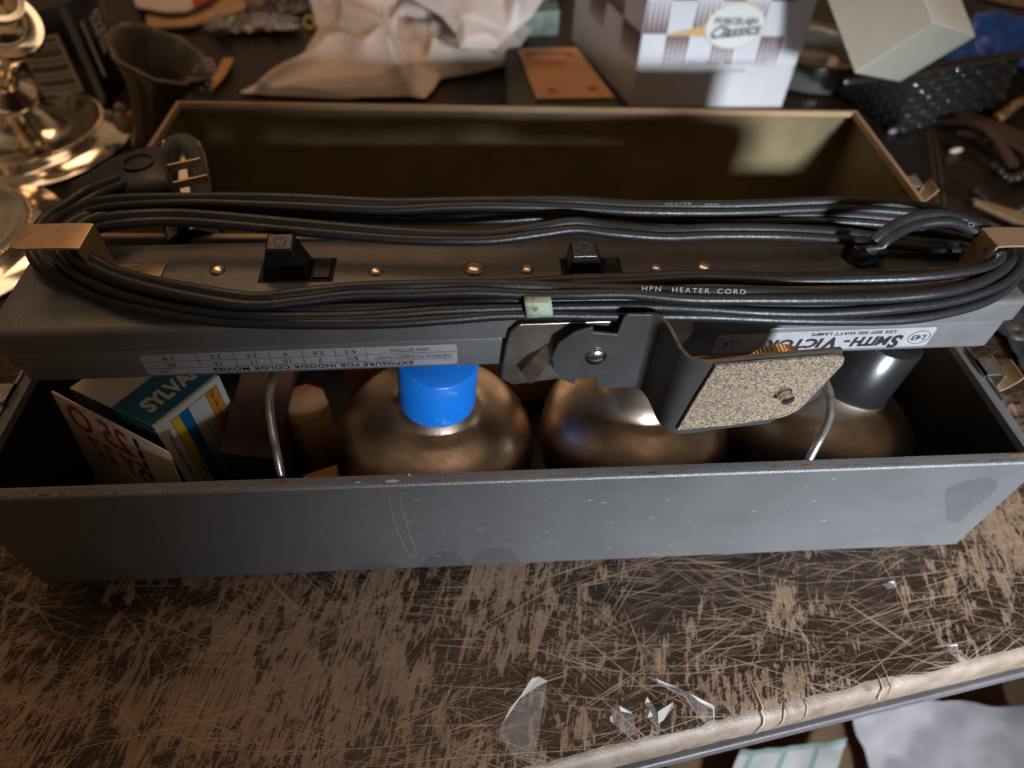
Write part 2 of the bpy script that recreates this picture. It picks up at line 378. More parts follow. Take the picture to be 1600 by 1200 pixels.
# floor below the table and what lies on it
bm = B(); quad(bm, [(-3, -2, -.75), (4, -2, -.75), (4, 4, -.75), (-3, 4, -.75)])
obj('floor', bm, mat('floor_boards', (.10, .055, .03), .7, var=.3, vscale=6, bump=.2), kind='structure')
FZ = -.30
shelf_l = FZ
bm = B(); P = [at(1130, 1128, FZ), at(1420, 1040, FZ), at(1700, 1140, FZ), at(1620, 1300, FZ), at(1300, 1330, FZ), at(1050, 1330, FZ)]
def crumple_sheet(bm, c, ux, uy, nx, ny, amp, seed, sc=12, edge=.0, mi=0, lift=None):
    g = []
    for j in range(ny+1):
        row = []
        for i in range(nx+1):
            u, v = i/nx-.5, j/ny-.5
            p = V(c)+V(ux)*(u+edge*noise.noise(V((v*5, seed, 1)))*(abs(u)*2))+V(uy)*(v+edge*noise.noise(V((u*5, seed, 4)))*(abs(v)*2))
            q = p*sc+V((seed*7.1, 0, 0))
            h = abs(noise.noise(q))*1.0+abs(noise.noise(q*2.3))*.5+.2*abs(noise.noise(q*5))
            p = p+V((0, 0, amp*h+(lift(u, v) if lift else 0)))+V((noise.noise(q+V((9, 0, 0))), noise.noise(q+V((0, 9, 0))), 0))*amp*.6
            row.append(bm.verts.new(p))
        g.append(row)
    for j in range(ny):
        for i in range(nx): bm.faces.new((g[j][i], g[j][i+1], g[j+1][i+1], g[j+1][i])).material_index = mi
crate = thing('cardboard_carton', 'brown cardboard carton on the floor below the table edge', 'carton', tuple(at(1450, 1180, -.75)))
bm = B(); c = at(1420, 1190, FZ-.01); hexa(bm, [(c.x-.22, c.y-.2, -.749), (c.x+.30, c.y-.2, -.749), (c.x+.30, c.y+.25, -.749), (c.x-.22, c.y+.25, -.749)], [(c.x-.22, c.y-.2, c.z), (c.x+.30, c.y-.2, c.z), (c.x+.30, c.y+.25, c.z), (c.x-.22, c.y+.25, c.z)])
obj('carton_body', bm, mat('carton_brown', (.20, .115, .06), .8, var=.2, vscale=14), crate, bevel=.003)
bm = B(); a, b = at(1378, 1150, FZ), at(1640, 1090, FZ)
crumple_sheet(bm, at(1510, 1215, FZ+.004), (at(1690, 1190, FZ)-at(1395, 1190, FZ)), (at(1440, 1090, FZ)-at(1530, 1330, FZ)), 40, 36, .010, 3, 9, .05)
obj('white_cloth', bm, mat('lilac_white_cloth', (.62, .58, .62), .85, var=.05), loc=tuple(at(1510, 1215, FZ)), label='pale white cloth lying on the brown carton below the table edge', cat='cloth')
bm = B(); crumple_sheet(bm, at(1215, 1230, FZ+.006), (at(1300, 1215, FZ)-at(1130, 1240, FZ)), (at(1240, 1160, FZ)-at(1190, 1290, FZ)), 20, 16, .005, 8, 14, .05)
bm.faces.ensure_lookup_table()
for i, f in enumerate(bm.faces):
    if (i % 20) % 6 == 2 or (i//20) % 6 == 3: f.material_index = 1
obj('checked_napkin', bm, [mat('napkin_white', (.6, .6, .58), .85), mat('napkin_green', (.30, .42, .36), .85)], loc=tuple(at(1215, 1230, FZ)), label='white napkin with green checks below the table edge', cat='napkin')

# ------------------------------------------------------------------ steel case
case = thing('metal_lamp_case', 'open dark grey steel case with lid folded back, holding the lamp bar', 'case', (0, .08, 0))
H = .0874; D = .165; t = .0016; fl = .006
def tray(bm, x0, x1, y0, y1, z0, z1, wall=.0016, fl=.006, rimmat=1, inmat=2, tr=None):
    tr = tr or (lambda p: V(p))
    def ring(x0, x1, y0, y1, z, ): return [bm.verts.new(tr((x, y, z))) for x, y in ((x0, y0), (x1, y0), (x1, y1), (x0, y1))]
    c = .0022
    R0 = ring(x0+c, x1-c, y0+c, y1-c, z0); R1 = ring(x0, x1, y0, y1, z0+c); R2 = ring(x0, x1, y0, y1, z1-c*.6)
    R3 = ring(x0+c*.25, x1-c*.25, y0+c*.25, y1-c*.25, z1-c*.18); R3b = ring(x0+c*.7, x1-c*.7, y0+c*.7, y1-c*.7, z1)
    R4 = ring(x0+fl, x1-fl, y0+fl, y1-fl, z1); R5 = ring(x0+fl+.0004, x1-fl-.0004, y0+fl+.0004, y1-fl-.0004, z1-.004)
    R6 = ring(x0+wall, x1-wall, y0+wall, y1-wall, z1-.0042); R7 = ring(x0+wall, x1-wall, y0+wall, y1-wall, z0+wall)
    bm.faces.new(R0[::-1]).material_index = 0
    for a, b, m in ((R0, R1, 0), (R1, R2, 0), (R2, R3, 0), (R3, R3b, 0), (R3b, R4, rimmat), (R4, R5, rimmat), (R5, R6, inmat), (R6, R7, inmat)):
        for k in range(4): bm.faces.new((a[k], a[(k+1) % 4], b[(k+1) % 4], b[k])).material_index = m
    bm.faces.new(R7).material_index = inmat
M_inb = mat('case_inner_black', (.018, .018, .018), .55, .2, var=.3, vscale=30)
body_bm = B(); tray(body_bm, -.26, .26, 0, D, 0, H)
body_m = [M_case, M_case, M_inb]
def merge(bm, m, dst=None, ms=None):
    dst = dst or body_bm; ms = body_m if ms is None else ms; ms.append(m); k = len(ms)-1
    bmesh.ops.recalc_face_normals(bm, faces=bm.faces)
    me = bpy.data.meshes.new('tmp'); bm.to_mesh(me); bm.free(); n = len(dst.faces); dst.from_mesh(me); dst.faces.ensure_lookup_table()
    for f in dst.faces[n:]: f.material_index = k
    bpy.data.meshes.remove(me)
# chips and stains on the front wall / rim
bm = B()
for px, py, w, h in ((612, 763, .0035, .0009), (558, 765, .0013, .0005), (640, 742, .0008, .0008)):
    c = at(px, py, H+.0002); bmesh.ops.create_circle(bm, cap_ends=True, segments=10, radius=1, matrix=Matrix.Translation(V((c.x, max(.0022, c.y), H+.00025))) @ Matrix.Diagonal((w, h, 1, 1)))
for k in range(95):
    x = random.gauss(.0, .12); z = rnd(.006, .08); L = rnd(.0003, .0016); 
    if abs(x) > .25: continue
    a = rnd(-.5, .5); p = V((x, -.00012, z)); d = V((math.cos(a), 0, math.sin(a)))*L; s = V((-d.z, 0, d.x)).normalized()*rnd(.00006, .00016)
    quad(bm, [p-d-s, p+d-s, p+d+s, p-d+s])
merge(bm, mat('chip_white', (.42, .41, .39), .6))
M_stain = mat('water_stain', (.098, .100, .102), .44, .38, var=.05, vscale=60, bump=.2, bscale=900)
bm = B()
def blob(pts, y=-.00008):
    P = [aty(x, yy, 0) for x, yy in pts]; P = crom([tuple(p) for p in P+[P[0]]], .0015)[:-1]
    bm.faces.new([bm.verts.new((p[0], y, max(.0024, p[2]))) for p in P])
blob([(655, 893), (665, 875), (690, 862), (715, 866), (726, 882), (724, 890), (690, 892)])
blob([(732, 888), (742, 868), (770, 856), (800, 860), (812, 880), (780, 886)])
blob([(545, 893), (560, 884), (590, 878), (616, 882), (622, 893), (580, 896)])
blob([(1478, 790), (1480, 765), (1510, 752), (1550, 748), (1556, 765), (1520, 795), (1500, 815), (1480, 812)])
merge(bm, M_stain)
bm = B()
dr = [(608, 775), (612, 800), (618, 822), (630, 850), (640, 868), (650, 870), (648, 855), (640, 835), (634, 812), (628, 795), (626, 775)]
P = crom([tuple(aty(x, y, -.0001)) for x, y in dr], .002)
tube(bm, P, [(-.00022, -.0001), (.00022, -.0001), (.0002, .0001), (-.0002, .0001)], up=V((0, -1, 0)))
merge(bm, mat('dried_drip', (.145, .145, .142), .7))
# rim wear
bm = B()
for k in range(70):
    x = rnd(-.255, .255); L = rnd(.0006, .005); w = rnd(.00008, .00028); y = rnd(.0013, .0019)
    quad(bm, [(x-L, y-w, H+.00012), (x+L*rnd(.5, 1), y-w*.6, H+.00012), (x+L, y+w, H+.00012), (x-L*rnd(.3, 1), y+w*.7, H+.00012)])
merge(bm, mat('rubbed_edge', (.24, .235, .225), .4, .6))
# rust spots on the rim
bm = B()
for px, py, w, h in ((1262, 733, .004, .0012), (438, 752, .004, .001), (895, 742, .0015, .0008), (1590, 712, .006, .0015), (770, 738, .003, .0006), (1215, 738, .002, .0007)):
    c = at(px, py, H); bmesh.ops.create_circle(bm, cap_ends=True, segments=9, radius=1, matrix=Matrix.Translation(V((c.x, min(.0052, max(.0022, c.y)), H+.0002))) @ Matrix.Diagonal((w*.7, min(h, .001), 1, 1)))
merge(bm, mat('rust', (.20, .085, .03), .85, var=.4, vscale=400))
obj('body', body_bm, body_m, case, ang=25, recalc=False)
# lid lying open behind
la = R(-2.0); lo_ = V((-.243, .338, .109))
def ltr(p):
    p = V(p); q = Matrix.Rotation(la, 3, 'Z') @ V((p.x, p.y-.172, p.z)); return V((lo_.x+q.x, lo_.y+q.y, p.z))
bm = B(); tray(bm, 0, .529, 0, .172, .004, .1095, wall=.0016, fl=.0042, rimmat=1, inmat=2, tr=ltr)
lid = obj('lid', bm, [M_case, M_rim, M_in], case, ang=25)
bm = B(); tube(bm, [(-.25, D+.0028, H-.004), (.25, D+.0028, H-.004)], circ(.0022, 12), up=V((0, 0, 1)))
obj('hinge', bm, M_case, case)
# latches: catch plate, folded hasp and thumb tab on each end of the base, and on the lid
def latch(p, s, nm='latch', d=V((1, 0, 0))):
    bm = B()
    f = plane_frame(p, d*s, V((0, 0, 1)).cross(d*s))
    def L(a, b, mi=0): box(bm, a, b, mi, f)
    L((.0002, -.022, -.030), (.0014, .022, .001)); L((.0014, -.008, -.012), (.009, .008, -.0108))
    L((.0075, -.008, -.012), (.0088, .008, .004)); L((-.002, -.006, .0022), (.0088, .006, .0035)); L((-.002, -.006, -.002), (-.001, .006, .0035))
    P = crom([(.009, 0, -.011), (.014, 0, -.010), (.019, 0, -.004), (.021, 0, .001)], .001)
    P = [tuple(f @ V(q)) for q in P]; tube(bm, P, [(-.007, -.0005), (.007, -.0005), (.007, .0005), (-.007, .0005)], up=V((0, 0, 1)), mi=1)
    return obj(nm, bm, [M_tin2, M_tin], case, smooth=False)
latch(V((.26, .062, .087)), 1); latch(V((-.26, .062, .087)), -1)
pr = at(1415, 250, .105); q = (Matrix.Rotation(la, 3, 'Z') @ V((1, 0, 0))); latch(ltr((.529, .075, .103)), 1, d=q)
# wire supports rising from the rim
for px in ([(438, 748, .0875), (432, 705, .094), (424, 660, .100), (421, 625, .104), (424, 600, .108), (428, 580, .109)],
           [(1262, 724, .0875), (1276, 695, .092), (1292, 665, .098), (1298, 636, .103), (1294, 608, .107), (1284, 588, .109)]):
    P = [tuple(at(*p)) for p in px]; P[0] = (P[0][0], max(.004, P[0][1]), .080)
    bm = B(); tube(bm, crom(P, .002), circ(.0021, 14), up=V((0, -1, 0)))
    obj('wire_support', bm, mat('wire_steel', (.33, .34, .34), .34, .9, var=.3, vscale=150, bump=.15), case)

# ------------------------------------------------------------------ lamp bar
BO = V((.003, .0480, 0)); ba = R(.9)
BM = Matrix.Translation(BO) @ Matrix.Rotation(ba, 4, 'Z')
bar = thing('lamp_bar', 'long dark grey metal lamp bar with silver labels lying above the case', 'lamp bar', (0.003, .078, .111))
X0, X1, BD = -.2365, .2420, .062
Z0, ZS, ZT = .1105, .1345, .1485
def rrect(x0, x1, y0, y1, r, z, n=4):
    out = []
    for cx, cy, a0 in ((x1-r, y0+r, -90), (x1-r, y1-r, 0), (x0+r, y1-r, 90), (x0+r, y0+r, 180)):
        for k in range(n+1):
            a = R(a0+90*k/n); out.append(V((cx+r*math.cos(a), cy+r*math.sin(a), z)))
    return out
def shell(bm, secs, mi=0, mtx=BM):
    rings = []
    for (ins, z, r) in secs:
        rings.append([bm.verts.new(mtx @ p) for p in rrect(X0+ins, X1-ins, ins, BD-ins, max(.0005, r), z)])
    n = len(rings[0])
    for a, b in zip(rings, rings[1:]):
        for k in range(n): bm.faces.new((a[k], a[(k+1) % n], b[(k+1) % n], b[k])).material_index = mi
    bm.faces.new(rings[0][::-1]).material_index = mi; bm.faces.new(rings[-1]).material_index = mi
bm = B(); shell(bm, [(.0105, Z0, .003), (.0085, Z0, .004), (.0078, Z0+.0008, .004), (.0024, Z0+.0048, .004), (.0018, Z0+.0056, .004), (.0018, ZS-.0022, .004), (.0022, ZS-.0012, .004), (.0036, ZS-.0006, .004), (.0036, ZS+.002, .004)])
obj('lower_housing', bm, M_bar, bar, ang=30)
bm = B(); r = .0030
secs = [(.0042, ZS+.0003, .004), (.0006, ZS+.0004, .004), (0, ZS+.0012, .004)]
for k in range(0, 7):
    a = R(90*k/6); secs.append((r*(1-math.cos(a)), ZT-r+r*math.sin(a), .004))
secs.append((.008, ZT+.0001, .003)); shell(bm, secs)
obj('top_cover', bm, M_bar, bar, ang=30)
FY = -.0001
def bp(x, y, z): return BM @ V((x, y, z))
def label_frame(x, z, y=None): return plane_frame(bp(x, (y if y is not None else .0012), z), BM.to_3x3() @ V((-1, 0, 0)), V((0, 0, -1)))
# exposure table label (upside down, as the bar lies)
lx0, lx1, lz0, lz1 = -.1785, -.0335, .1175, .1310
def plate_label(bm, x0, x1, z0, z1, y, th=.00025, rr=.0018):
    P = []
    for cx, cz, a0 in ((x1-rr, z0+rr, -90), (x1-rr, z1-rr, 0), (x0+rr, z1-rr, 90), (x0+rr, z0+rr, 180)):
        for k in range(5): a = R(a0+90*k/4); P.append(bp(cx+rr*math.cos(a), y, cz+rr*math.sin(a)))
    prism(bm, P, BM.to_3x3() @ V((0, th, 0)))
bm = B(); plate_label(bm, lx0, lx1, lz0, lz1, .0014)
def bt(s, x, z, size, **k): text(bm, s, size, label_frame(x, z), 1, **k)
def bl(x0, x1, z0, z1): prism(bm, [bp(x0, .0012, z0), bp(x1, .0012, z0), bp(x1, .0012, z1), bp(x0, .0012, z1)], BM.to_3x3() @ V((0, .0001, 0)), 1)
zt, zm, zb = .1197, .1238, .1284          # title row (lowest in the picture), distances, lens settings
bl(lx0+.0005, lx1-.0005, .1216, .1217); bl(lx0+.0005, lx1-.0005, .1261, .1262)
bt('EXPOSURE FOR INDOOR COLOR MOVIES', -.1015, zt, .0033, bold=.00009, sx=1.38, space=1.12)
bt('L43', -.170, .1197, .0028, sx=1.2)
bt('DISTANCE TO SUBJECT IN FEET', -.0545, zm, .0030, sx=.86); bt('LENS SETTING', -.0555, zb, .0030, sx=.95)
cx = [-.0765-.0037, -.0945, -.1115, -.1275, -.1435, -.1620-.001]
xs = [-.0745, -.0885, -.1020, -.1165, -.1310, -.1450+.0, -.1615]
xs = [-.0760, -.0905, -.1055, -.1205, -.1365, -.1530]
for x in xs[:1]+xs[1:]: bl(x-.0001, x+.0001, .1217, lz1-.0006)
mids = [(a+b)/2 for a, b in zip(xs, xs[1:]+[lx0])]
for x, a, b in zip(mids, ('6½', '7', '10', '11', '16', '20'), ('6.3', '5.6', '4', '3.5', '2.5', '1.9')):
    bt(a, x, zm, .0036, sx=1.25); bt(b, x, zb, .0036, sx=1.25)
obj('exposure_label', bm, [M_silver, M_ink], bar, smooth=False, recalc=False)
# maker label
nx0, nx1, nz0, nz1 = .0925, .2045, .1180, .1312
bm = B(); plate_label(bm, nx0, nx1, nz0, nz1, .0014)
def bt2(s, x, z, size, **k): text(bm, s, size, label_frame(x, z), 1, **k)
bt2('S', .1868, .1226, .0115, bold=.0005, sx=1.0, shear=.15); bt2('MITH', .1735, .1232, .0085, bold=.0004, sx=.98, shear=.15); prism(bm, [bp(.1592, .0012, .1228), bp(.1622, .0012, .1228), bp(.1622, .0012, .1242), bp(.1592, .0012, .1242)], (0, .0001, 0), 1)
bt2('V', .1530, .1226, .0115, bold=.0005, sx=1.0, shear=.15); bt2('ICTOR', .1340, .1232, .0085, bold=.0004, sx=1.12, shear=.15)
bt2('USE BEP 300 WATT LAMPS', .1620, .1292, .0030, bold=.00003, sx=1.25)
def ring2(cx, cz, rx, rz, w):
    n = 40; A = []
    for k in range(n):
        a = 2*math.pi*k/n; A.append((bm.verts.new(bp(cx+rx*math.cos(a), .0012, cz+rz*math.sin(a))), bm.verts.new(bp(cx+(rx-w)*math.cos(a), .0012, cz+(rz-w)*math.sin(a)))))
    for k in range(n): bm.faces.new((A[k][0], A[(k+1) % n][0], A[(k+1) % n][1], A[k][1])).material_index = 1
bt2('L43', .1978, .1245, .0050, bold=.0001, shear=.15); ring2(.1978, .1245, .0056, .0046, .0003)
bt2('U', .1005, .1250, .0055, bold=.0001, shear=.2); bt2('L', .0978, .1238, .0055, bold=.0001, shear=.2); ring2(.0993, .1245, .0052, .0050, .0003)
obj('maker_label', bm, [M_silver, M_ink], bar, smooth=False, recalc=False)
# rivets and screws on the top
for px, py, rr in ((340, 423, .0030), (587, 425, .0027), (740, 422, .0041), (823, 422, .0028), (1025, 420, .0026), (1100, 420, .0036)):
    c = at(px, py, ZT); bm = B(); rr *= 1.25
    lathe(bm, [(rr, 0), (rr*1.0, rr*.12), (rr*.85, rr*.38), (rr*.5, rr*.56), (0, rr*.62)], Matrix.Translation((c.x, c.y, ZT+.00015)), 28)
    obj('rivet', bm, M_rivet, bar)
# rocker switches
for (ox0, ox1), (kx0, kx1), yt, kz in (((408, 523), (414, 456), 405, .0175), ((877, 972), (893, 932), 404, .014)):
    a, b = at(ox0, yt, ZT), at(ox1, yt+35, ZT); y1, y0 = at((ox0+ox1)/2, yt, ZT).y, at((ox0+ox1)/2, yt+36, ZT).y
    root = None; bm = B(); box(bm, (at(ox0, yt+18, ZT).x, y0, ZT+.0001), (at(ox1, yt+18, ZT).x, y1, ZT+.0005))
    root = obj('switch', bm, M_void, bar, smooth=False)
    xa = at(ox0+6, yt+18, ZT).x; xb = at((ox0*.3+ox1*.7), yt+18, ZT).x
    bm = B(); kxc = (at(kx0, 385, ZT+kz).x+at(kx1, 385, ZT+kz).x)/2; kw = (at(kx1, 385, ZT+kz).x-at(kx0, 385, ZT+kz).x)/2
    ym = (y0+y1)/2
    hexa(bm, [(xa, y0+.001, ZT), (xb, y0+.001, ZT), (xb, y1-.001, ZT), (xa, y1-.001, ZT)],
         [(kxc-kw, ym-.0055, ZT+kz-.001), (kxc+kw, ym-.0055, ZT+kz-.001), (kxc+kw, ym+.0035, ZT+kz+.0015), (kxc-kw, ym+.0035, ZT+kz+.0015)])
    obj('rocker', bm, M_black, root, bevel=.0009, segs=3)
    bm = B(); f = plane_frame(V((kxc, ym-.001, ZT+kz+.00085)), (1, 0, 0), V((0, .009, .0025))); n = 20
    A = [(bm.verts.new(f @ V((.0028*math.cos(k*.314), .0028*math.sin(k*.314), 0))), bm.verts.new(f @ V((.0024*math.cos(k*.314), .0024*math.sin(k*.314), 0)))) for k in range(20)]
    for k in range(n): bm.faces.new((A[k][0], A[(k+1) % n][0], A[(k+1) % n][1], A[k][1]))
    obj('switch_mark', bm, mat('mark_grey', (.07, .065, .06), .5), root, smooth=False)
    bm = B(); box(bm, (xb+.001, y0+.0015, ZT+.0004), (at(ox1-5, yt+18, ZT).x, y1-.0015, ZT+.0018)); obj('contact_block', bm, M_black, root, bevel=.0004)
# cord grommet
g = at(1340, 402, ZT); bm = B()
lathe(bm, [(.0085, 0), (.0085, .002), (.007, .006), (.0055, .008), (.003, .008)], Matrix.Translation((g.x, g.y, ZT)), 20)
box(bm, (g.x-.004, g.y-.008, ZT+.002), (g.x+.009, g.y-.003, ZT+.008)); obj('cord_grommet', bm, M_black, bar, bevel=.001)
# cord hooks (bent tin straps)
HZ = .1725
def hook(s, base_px, riser_x, out_x, yc, w):
    bm = B(); h = w/2
    prof = [(base_px, ZT+.0006), (riser_x+s*-.002, ZT+.0006), (riser_x, ZT+.0022), (riser_x+s*.0005, HZ-.0025), (riser_x+s*.003, HZ), (out_x-s*.006, HZ), (out_x, HZ-.0003)]
    P = crom([(x, yc, z) for x, z in prof], .0008); rings = []
    for i, p in enumerate(P):
        T = (V(P[min(i+1, len(P)-1)])-V(P[max(i-1, 0)])).normalized(); n = V((T.z, 0, -T.x)); dd = abs(p[0]-out_x)
        hh = h*(1 if dd > .006 or p[2] < HZ-.004 else (.62+.38*math.sqrt(max(0, 1-(1-dd/.006)**2))))
        rings.append([bm.verts.new(V(p)+V((0, sy*hh, 0))+n*k*.0005) for sy, k in ((-1, -1), (1, -1), (1, 1), (-1, 1))])
    for a, b in zip(rings, rings[1:]):
        for k in range(4): bm.faces.new((a[k], a[(k+1) % 4], b[(k+1) % 4], b[k]))
    bm.faces.new(rings[0]); bm.faces.new(rings[-1][::-1])
    o = obj('cord_hook', bm, M_tin, bar, ang=35)
    bm = B(); c = V(((base_px+riser_x)/2+s*-.002, yc, ZT+.0011)); lathe(bm, [(.0036, 0), (.0034, .001), (.002, .0018), (0, .0020)], Matrix.Translation(c), 20); obj('hook_rivet', bm, M_steel, o)
hook(-1, at(265, 405, ZT).x, at(139, 370, HZ).x-.001, at(25, 370, HZ).x, at(80, 370, HZ).y, .0180)
hook(1, at(1435, 400, ZT).x, at(1545, 372, HZ).x, at(1625, 372, HZ).x, at(1570, 371, HZ).y, .0140)
# ------------------------------------------------------------------ camera mounting bracket on the bar
br = obj  # noqa
YB = .0405
bm = B()
pl = [(790, 545), (797, 520), (812, 507), (930, 503), (1075, 500), (1086, 508), (1080, 525), (1060, 545), (1058, 585), (905, 588), (800, 602), (783, 592)]
P = [aty(x, y, YB+.0035) for x, y in pl]
P = [V((p.x, YB+.0035, min(p.z, .1535))) for p in P]; prism(bm, P, (0, .0016, 0))
bracket = obj('mounting_bracket', bm, M_plate, bar, bevel=.0007)
bm = B()   # bent-out tongue
tp = [(815, 600), (855, 575), (862, 548), (851, 545), (846, 560), (812, 588)]
T = crom([tuple(aty(847, 546, YB+.003)), tuple(aty(848, 556, YB-.001)), tuple(aty(840, 570, YB-.004)), tuple(aty(822, 590, YB-.005))], .001)
tube(bm, T, [(-.0038, -.0005), (.0038, -.0005), (.0038, .0005), (-.0038, .0005)], up=V((-.6, -.6, .5)))
obj('spring_tongue', bm, M_plate, bracket)
YD = .0360
bm = B(); dz = [(862, 559), (866, 579), (879, 594), (898, 601), (900, 593), (930, 591), (936, 607), (975, 606), (1012, 600), (1020, 492), (982, 492), (975, 496), (964, 523), (928, 520), (926, 512), (900, 519), (874, 536)]
P = [aty(x, y, YD) for x, y in dz]; ztop = P[9].z; zbot = P[7].z
prism(bm, P, (0, .0016, 0))
obj('notched_disc', bm, M_dark, bracket, bevel=.0004)
# S-bent strap, seen edge-on from above
top_px = [(1006, 492), (1020, 492), (1033, 498), (1044, 511), (1053, 528), (1063, 546), (1078, 560), (1100, 566), (1125, 565), (1170, 559), (1219, 554), (1322, 545)]
plan = [at(x, y, ztop) for x, y in top_px]; plan[0] = V((plan[0].x, YD, 0)); plan[1] = V((plan[1].x, YD, 0))
plan = [(p.x, p.y, 0) for p in plan]; pl2 = crom(plan, .0012); YC = pl2[-1][1]
bm = B(); A = []
for i, p in enumerate(pl2):
    Tn = (V(pl2[min(i+1, len(pl2)-1)])-V(pl2[max(i-1, 0)])).normalized(); nn = V((-Tn.y, Tn.x, 0))
    c = V(p); k = (len(pl2)-1-i)*.0012
    zt_ = ztop-(0 if k > .004 else (.004-math.sqrt(max(0, .004**2-(.004-k)**2))))
    zb_ = zbot+(0 if k > .019 else (.019-k)*.95)
    if i < 14: zb_ = zbot
    A.append([bm.verts.new((c.x+nn.x*e, c.y+nn.y*e, z)) for e, z in ((0, zb_), (0, zt_), (.0016, zt_), (.0016, zb_))])
for a, b in zip(A, A[1:]):
    for k in range(4): bm.faces.new((a[k], a[(k+1) % 4], b[(k+1) % 4], b[k])).material_index = 1 if k in (1,) else 0
bm.faces.new(A[0]); bm.faces.new(A[-1][::-1]).material_index = 1
obj('bent_strap', bm, [M_dark, M_edge], bracket, ang=35)
c = aty(931, 557, YD-.0001); bm = B(); lathe(bm, [(.0052, 0), (.0052, .0004), (.0045, .0014), (.0025, .0022), (0, .0024)], frame((c.x, YD, c.z), (0, -1, 0)), 30); obj('bracket_rivet', bm, M_steel, bracket)
# cork pad
def strap_y(x):
    for p, q in zip(pl2, pl2[1:]):
        if p[0] <= x <= q[0] and q[0] > p[0]: return p[1]+(q[1]-p[1])*(x-p[0])/(q[0]-p[0])
    return YC
cork_px = [(1119, 573), (1230, 563), (1306, 557), (1320, 560), (1318, 569), (1250, 640), (1226, 652), (1140, 665), (1058, 673), (1088, 622)]
mcork = bpy.data.materials.new('cork'); mcork.use_nodes = True; n_ = mcork.node_tree; b_ = n_.nodes['Principled BSDF']
vo = n_.nodes.new('ShaderNodeTexVoronoi'); vo.inputs['Scale'].default_value = 1500; tcx = n_.nodes.new('ShaderNodeTexCoord'); n_.links.new(tcx.outputs['Object'], vo.inputs['Vector'])
rp = n_.nodes.new('ShaderNodeValToRGB'); sx_ = n_.nodes.new('ShaderNodeSeparateColor'); n_.links.new(vo.outputs['Color'], sx_.inputs[0]); n_.links.new(sx_.outputs[0], rp.inputs['Fac'])
rp.color_ramp.interpolation = 'CONSTANT'
rp.color_ramp.elements[0].color = (.08, .07, .06, 1); rp.color_ramp.elements[1].position = .8; rp.color_ramp.elements[1].color = (.33, .24, .155, 1)
for p_, c_ in ((.28, (.17, .135, .10)), (.5, (.20, .145, .09)), (.66, (.29, .205, .125))):
    e_ = rp.color_ramp.elements.new(p_); e_.color = (*c_, 1)
n_.links.new(rp.outputs['Color'], b_.inputs['Base Color']); b_.inputs['Roughness'].default_value = .85
bu_ = n_.nodes.new('ShaderNodeBump'); bu_.inputs['Strength'].default_value = .6; bu_.inputs['Distance'].default_value = .0004; n_.links.new(sx_.outputs[1], bu_.inputs['Height']); n_.links.new(bu_.outputs[0], b_.inputs['Normal'])
bm = B(); P = []
for x, y in cork_px:
    p = aty(x, y, YC-.001); 
    for _ in range(3): p = aty(x, y, strap_y(p.x)-.0022)
    P.append(V((p.x, strap_y(p.x)-.0004, p.z)))
prism(bm, P, (0, -.0018, 0)); obj('cork_pad', bm, mcork, bracket, bevel=.0004)
c = aty(1226, 618, YC-.006); sc_y = strap_y(c.x)
bm = B(); lathe(bm, [(.0036, 0), (.0036, .0012), (.0026, .0014), (.0026, .0020), (.0031, .0022), (.0031, .0030), (.0026, .0032), (.0026, .0038), (.0031, .0040), (.0030, .0052), (.0022, .0056), (0, .0056)], frame((c.x, sc_y-.0021, c.z), (0.1, -1, 0)), 24)
obj('mounting_screw', bm, M_steel, bracket)
bm = B(); f = frame((c.x-.002, sc_y+.0125, c.z+.002), (0, -1, 0)); n = 110; rings = []
for zz, r_ in ((0, .0125), (.0006, .0135), (.008, .0135), (.0086, .0125)):
    rings.append([bm.verts.new(f @ V(((r_+(.0004 if k % 2 else 0))*math.cos(2*math.pi*k/n), (r_+(.0004 if k % 2 else 0))*math.sin(2*math.pi*k/n), zz))) for k in range(n)])
for a, b in zip(rings, rings[1:]):
    for k in range(n): bm.faces.new((a[k], a[(k+1) % n], b[(k+1) % n], b[k]))
bm.faces.new(rings[0]); bm.faces.new(rings[-1]); obj('knurled_knob', bm, M_brass, bracket, smooth=False)

# ------------------------------------------------------------------ power cord wound round the hooks
cord = thing('power_cord', 'black twin heater cord wound in a long loop around the lamp bar hooks', 'cord', (0, .08, .1505))
def seg(pts): return pts
A_tail = [(1338, 408, .153, 0), (1352, 398, .160, .2), (1372, 380, .170, .45), (1400, 358, .174, .5), (1436, 343, .176, .3), (1478, 342, .175, .1), (1515, 353, .171, 0), (1552, 372, .166, 0)]
f3 = [(1586, 400, .157, .3), (1576, 436, .154, .4), (1540, 464, .1535, .3), (1480, 483, .1535, .2), (1400, 492, .1535, .1), (1250, 496, .154, .1), (1100, 490, .154, 0), (950, 487, .154, 0), (800, 487, .154, .1), (700, 493, .154, 0), (600, 498, .154, 0), (450, 500, .154, 0), (330, 494, .1535, 0), (230, 478, .1535, .1), (150, 452, .1535, .2), (100, 425, .154, .3), (72, 396, .155, .3), (80, 362, .157, .2)]
b4 = [(118, 334, .162, 0), (170, 318, .164, .1), (300, 313, .164, 0), (450, 317, .163, .1), (600, 322, .162, .2), (700, 321, .162, 0), (790, 318, .163, -.1), (900, 321, .163, 0), (1000, 326, .163, 0), (1150, 326, .163, .1), (1300, 320, .164, .1), (1400, 324, .163, .2), (1480, 336, .162, .1), (1540, 356, .161, 0), (1578, 376, .160, .1)]
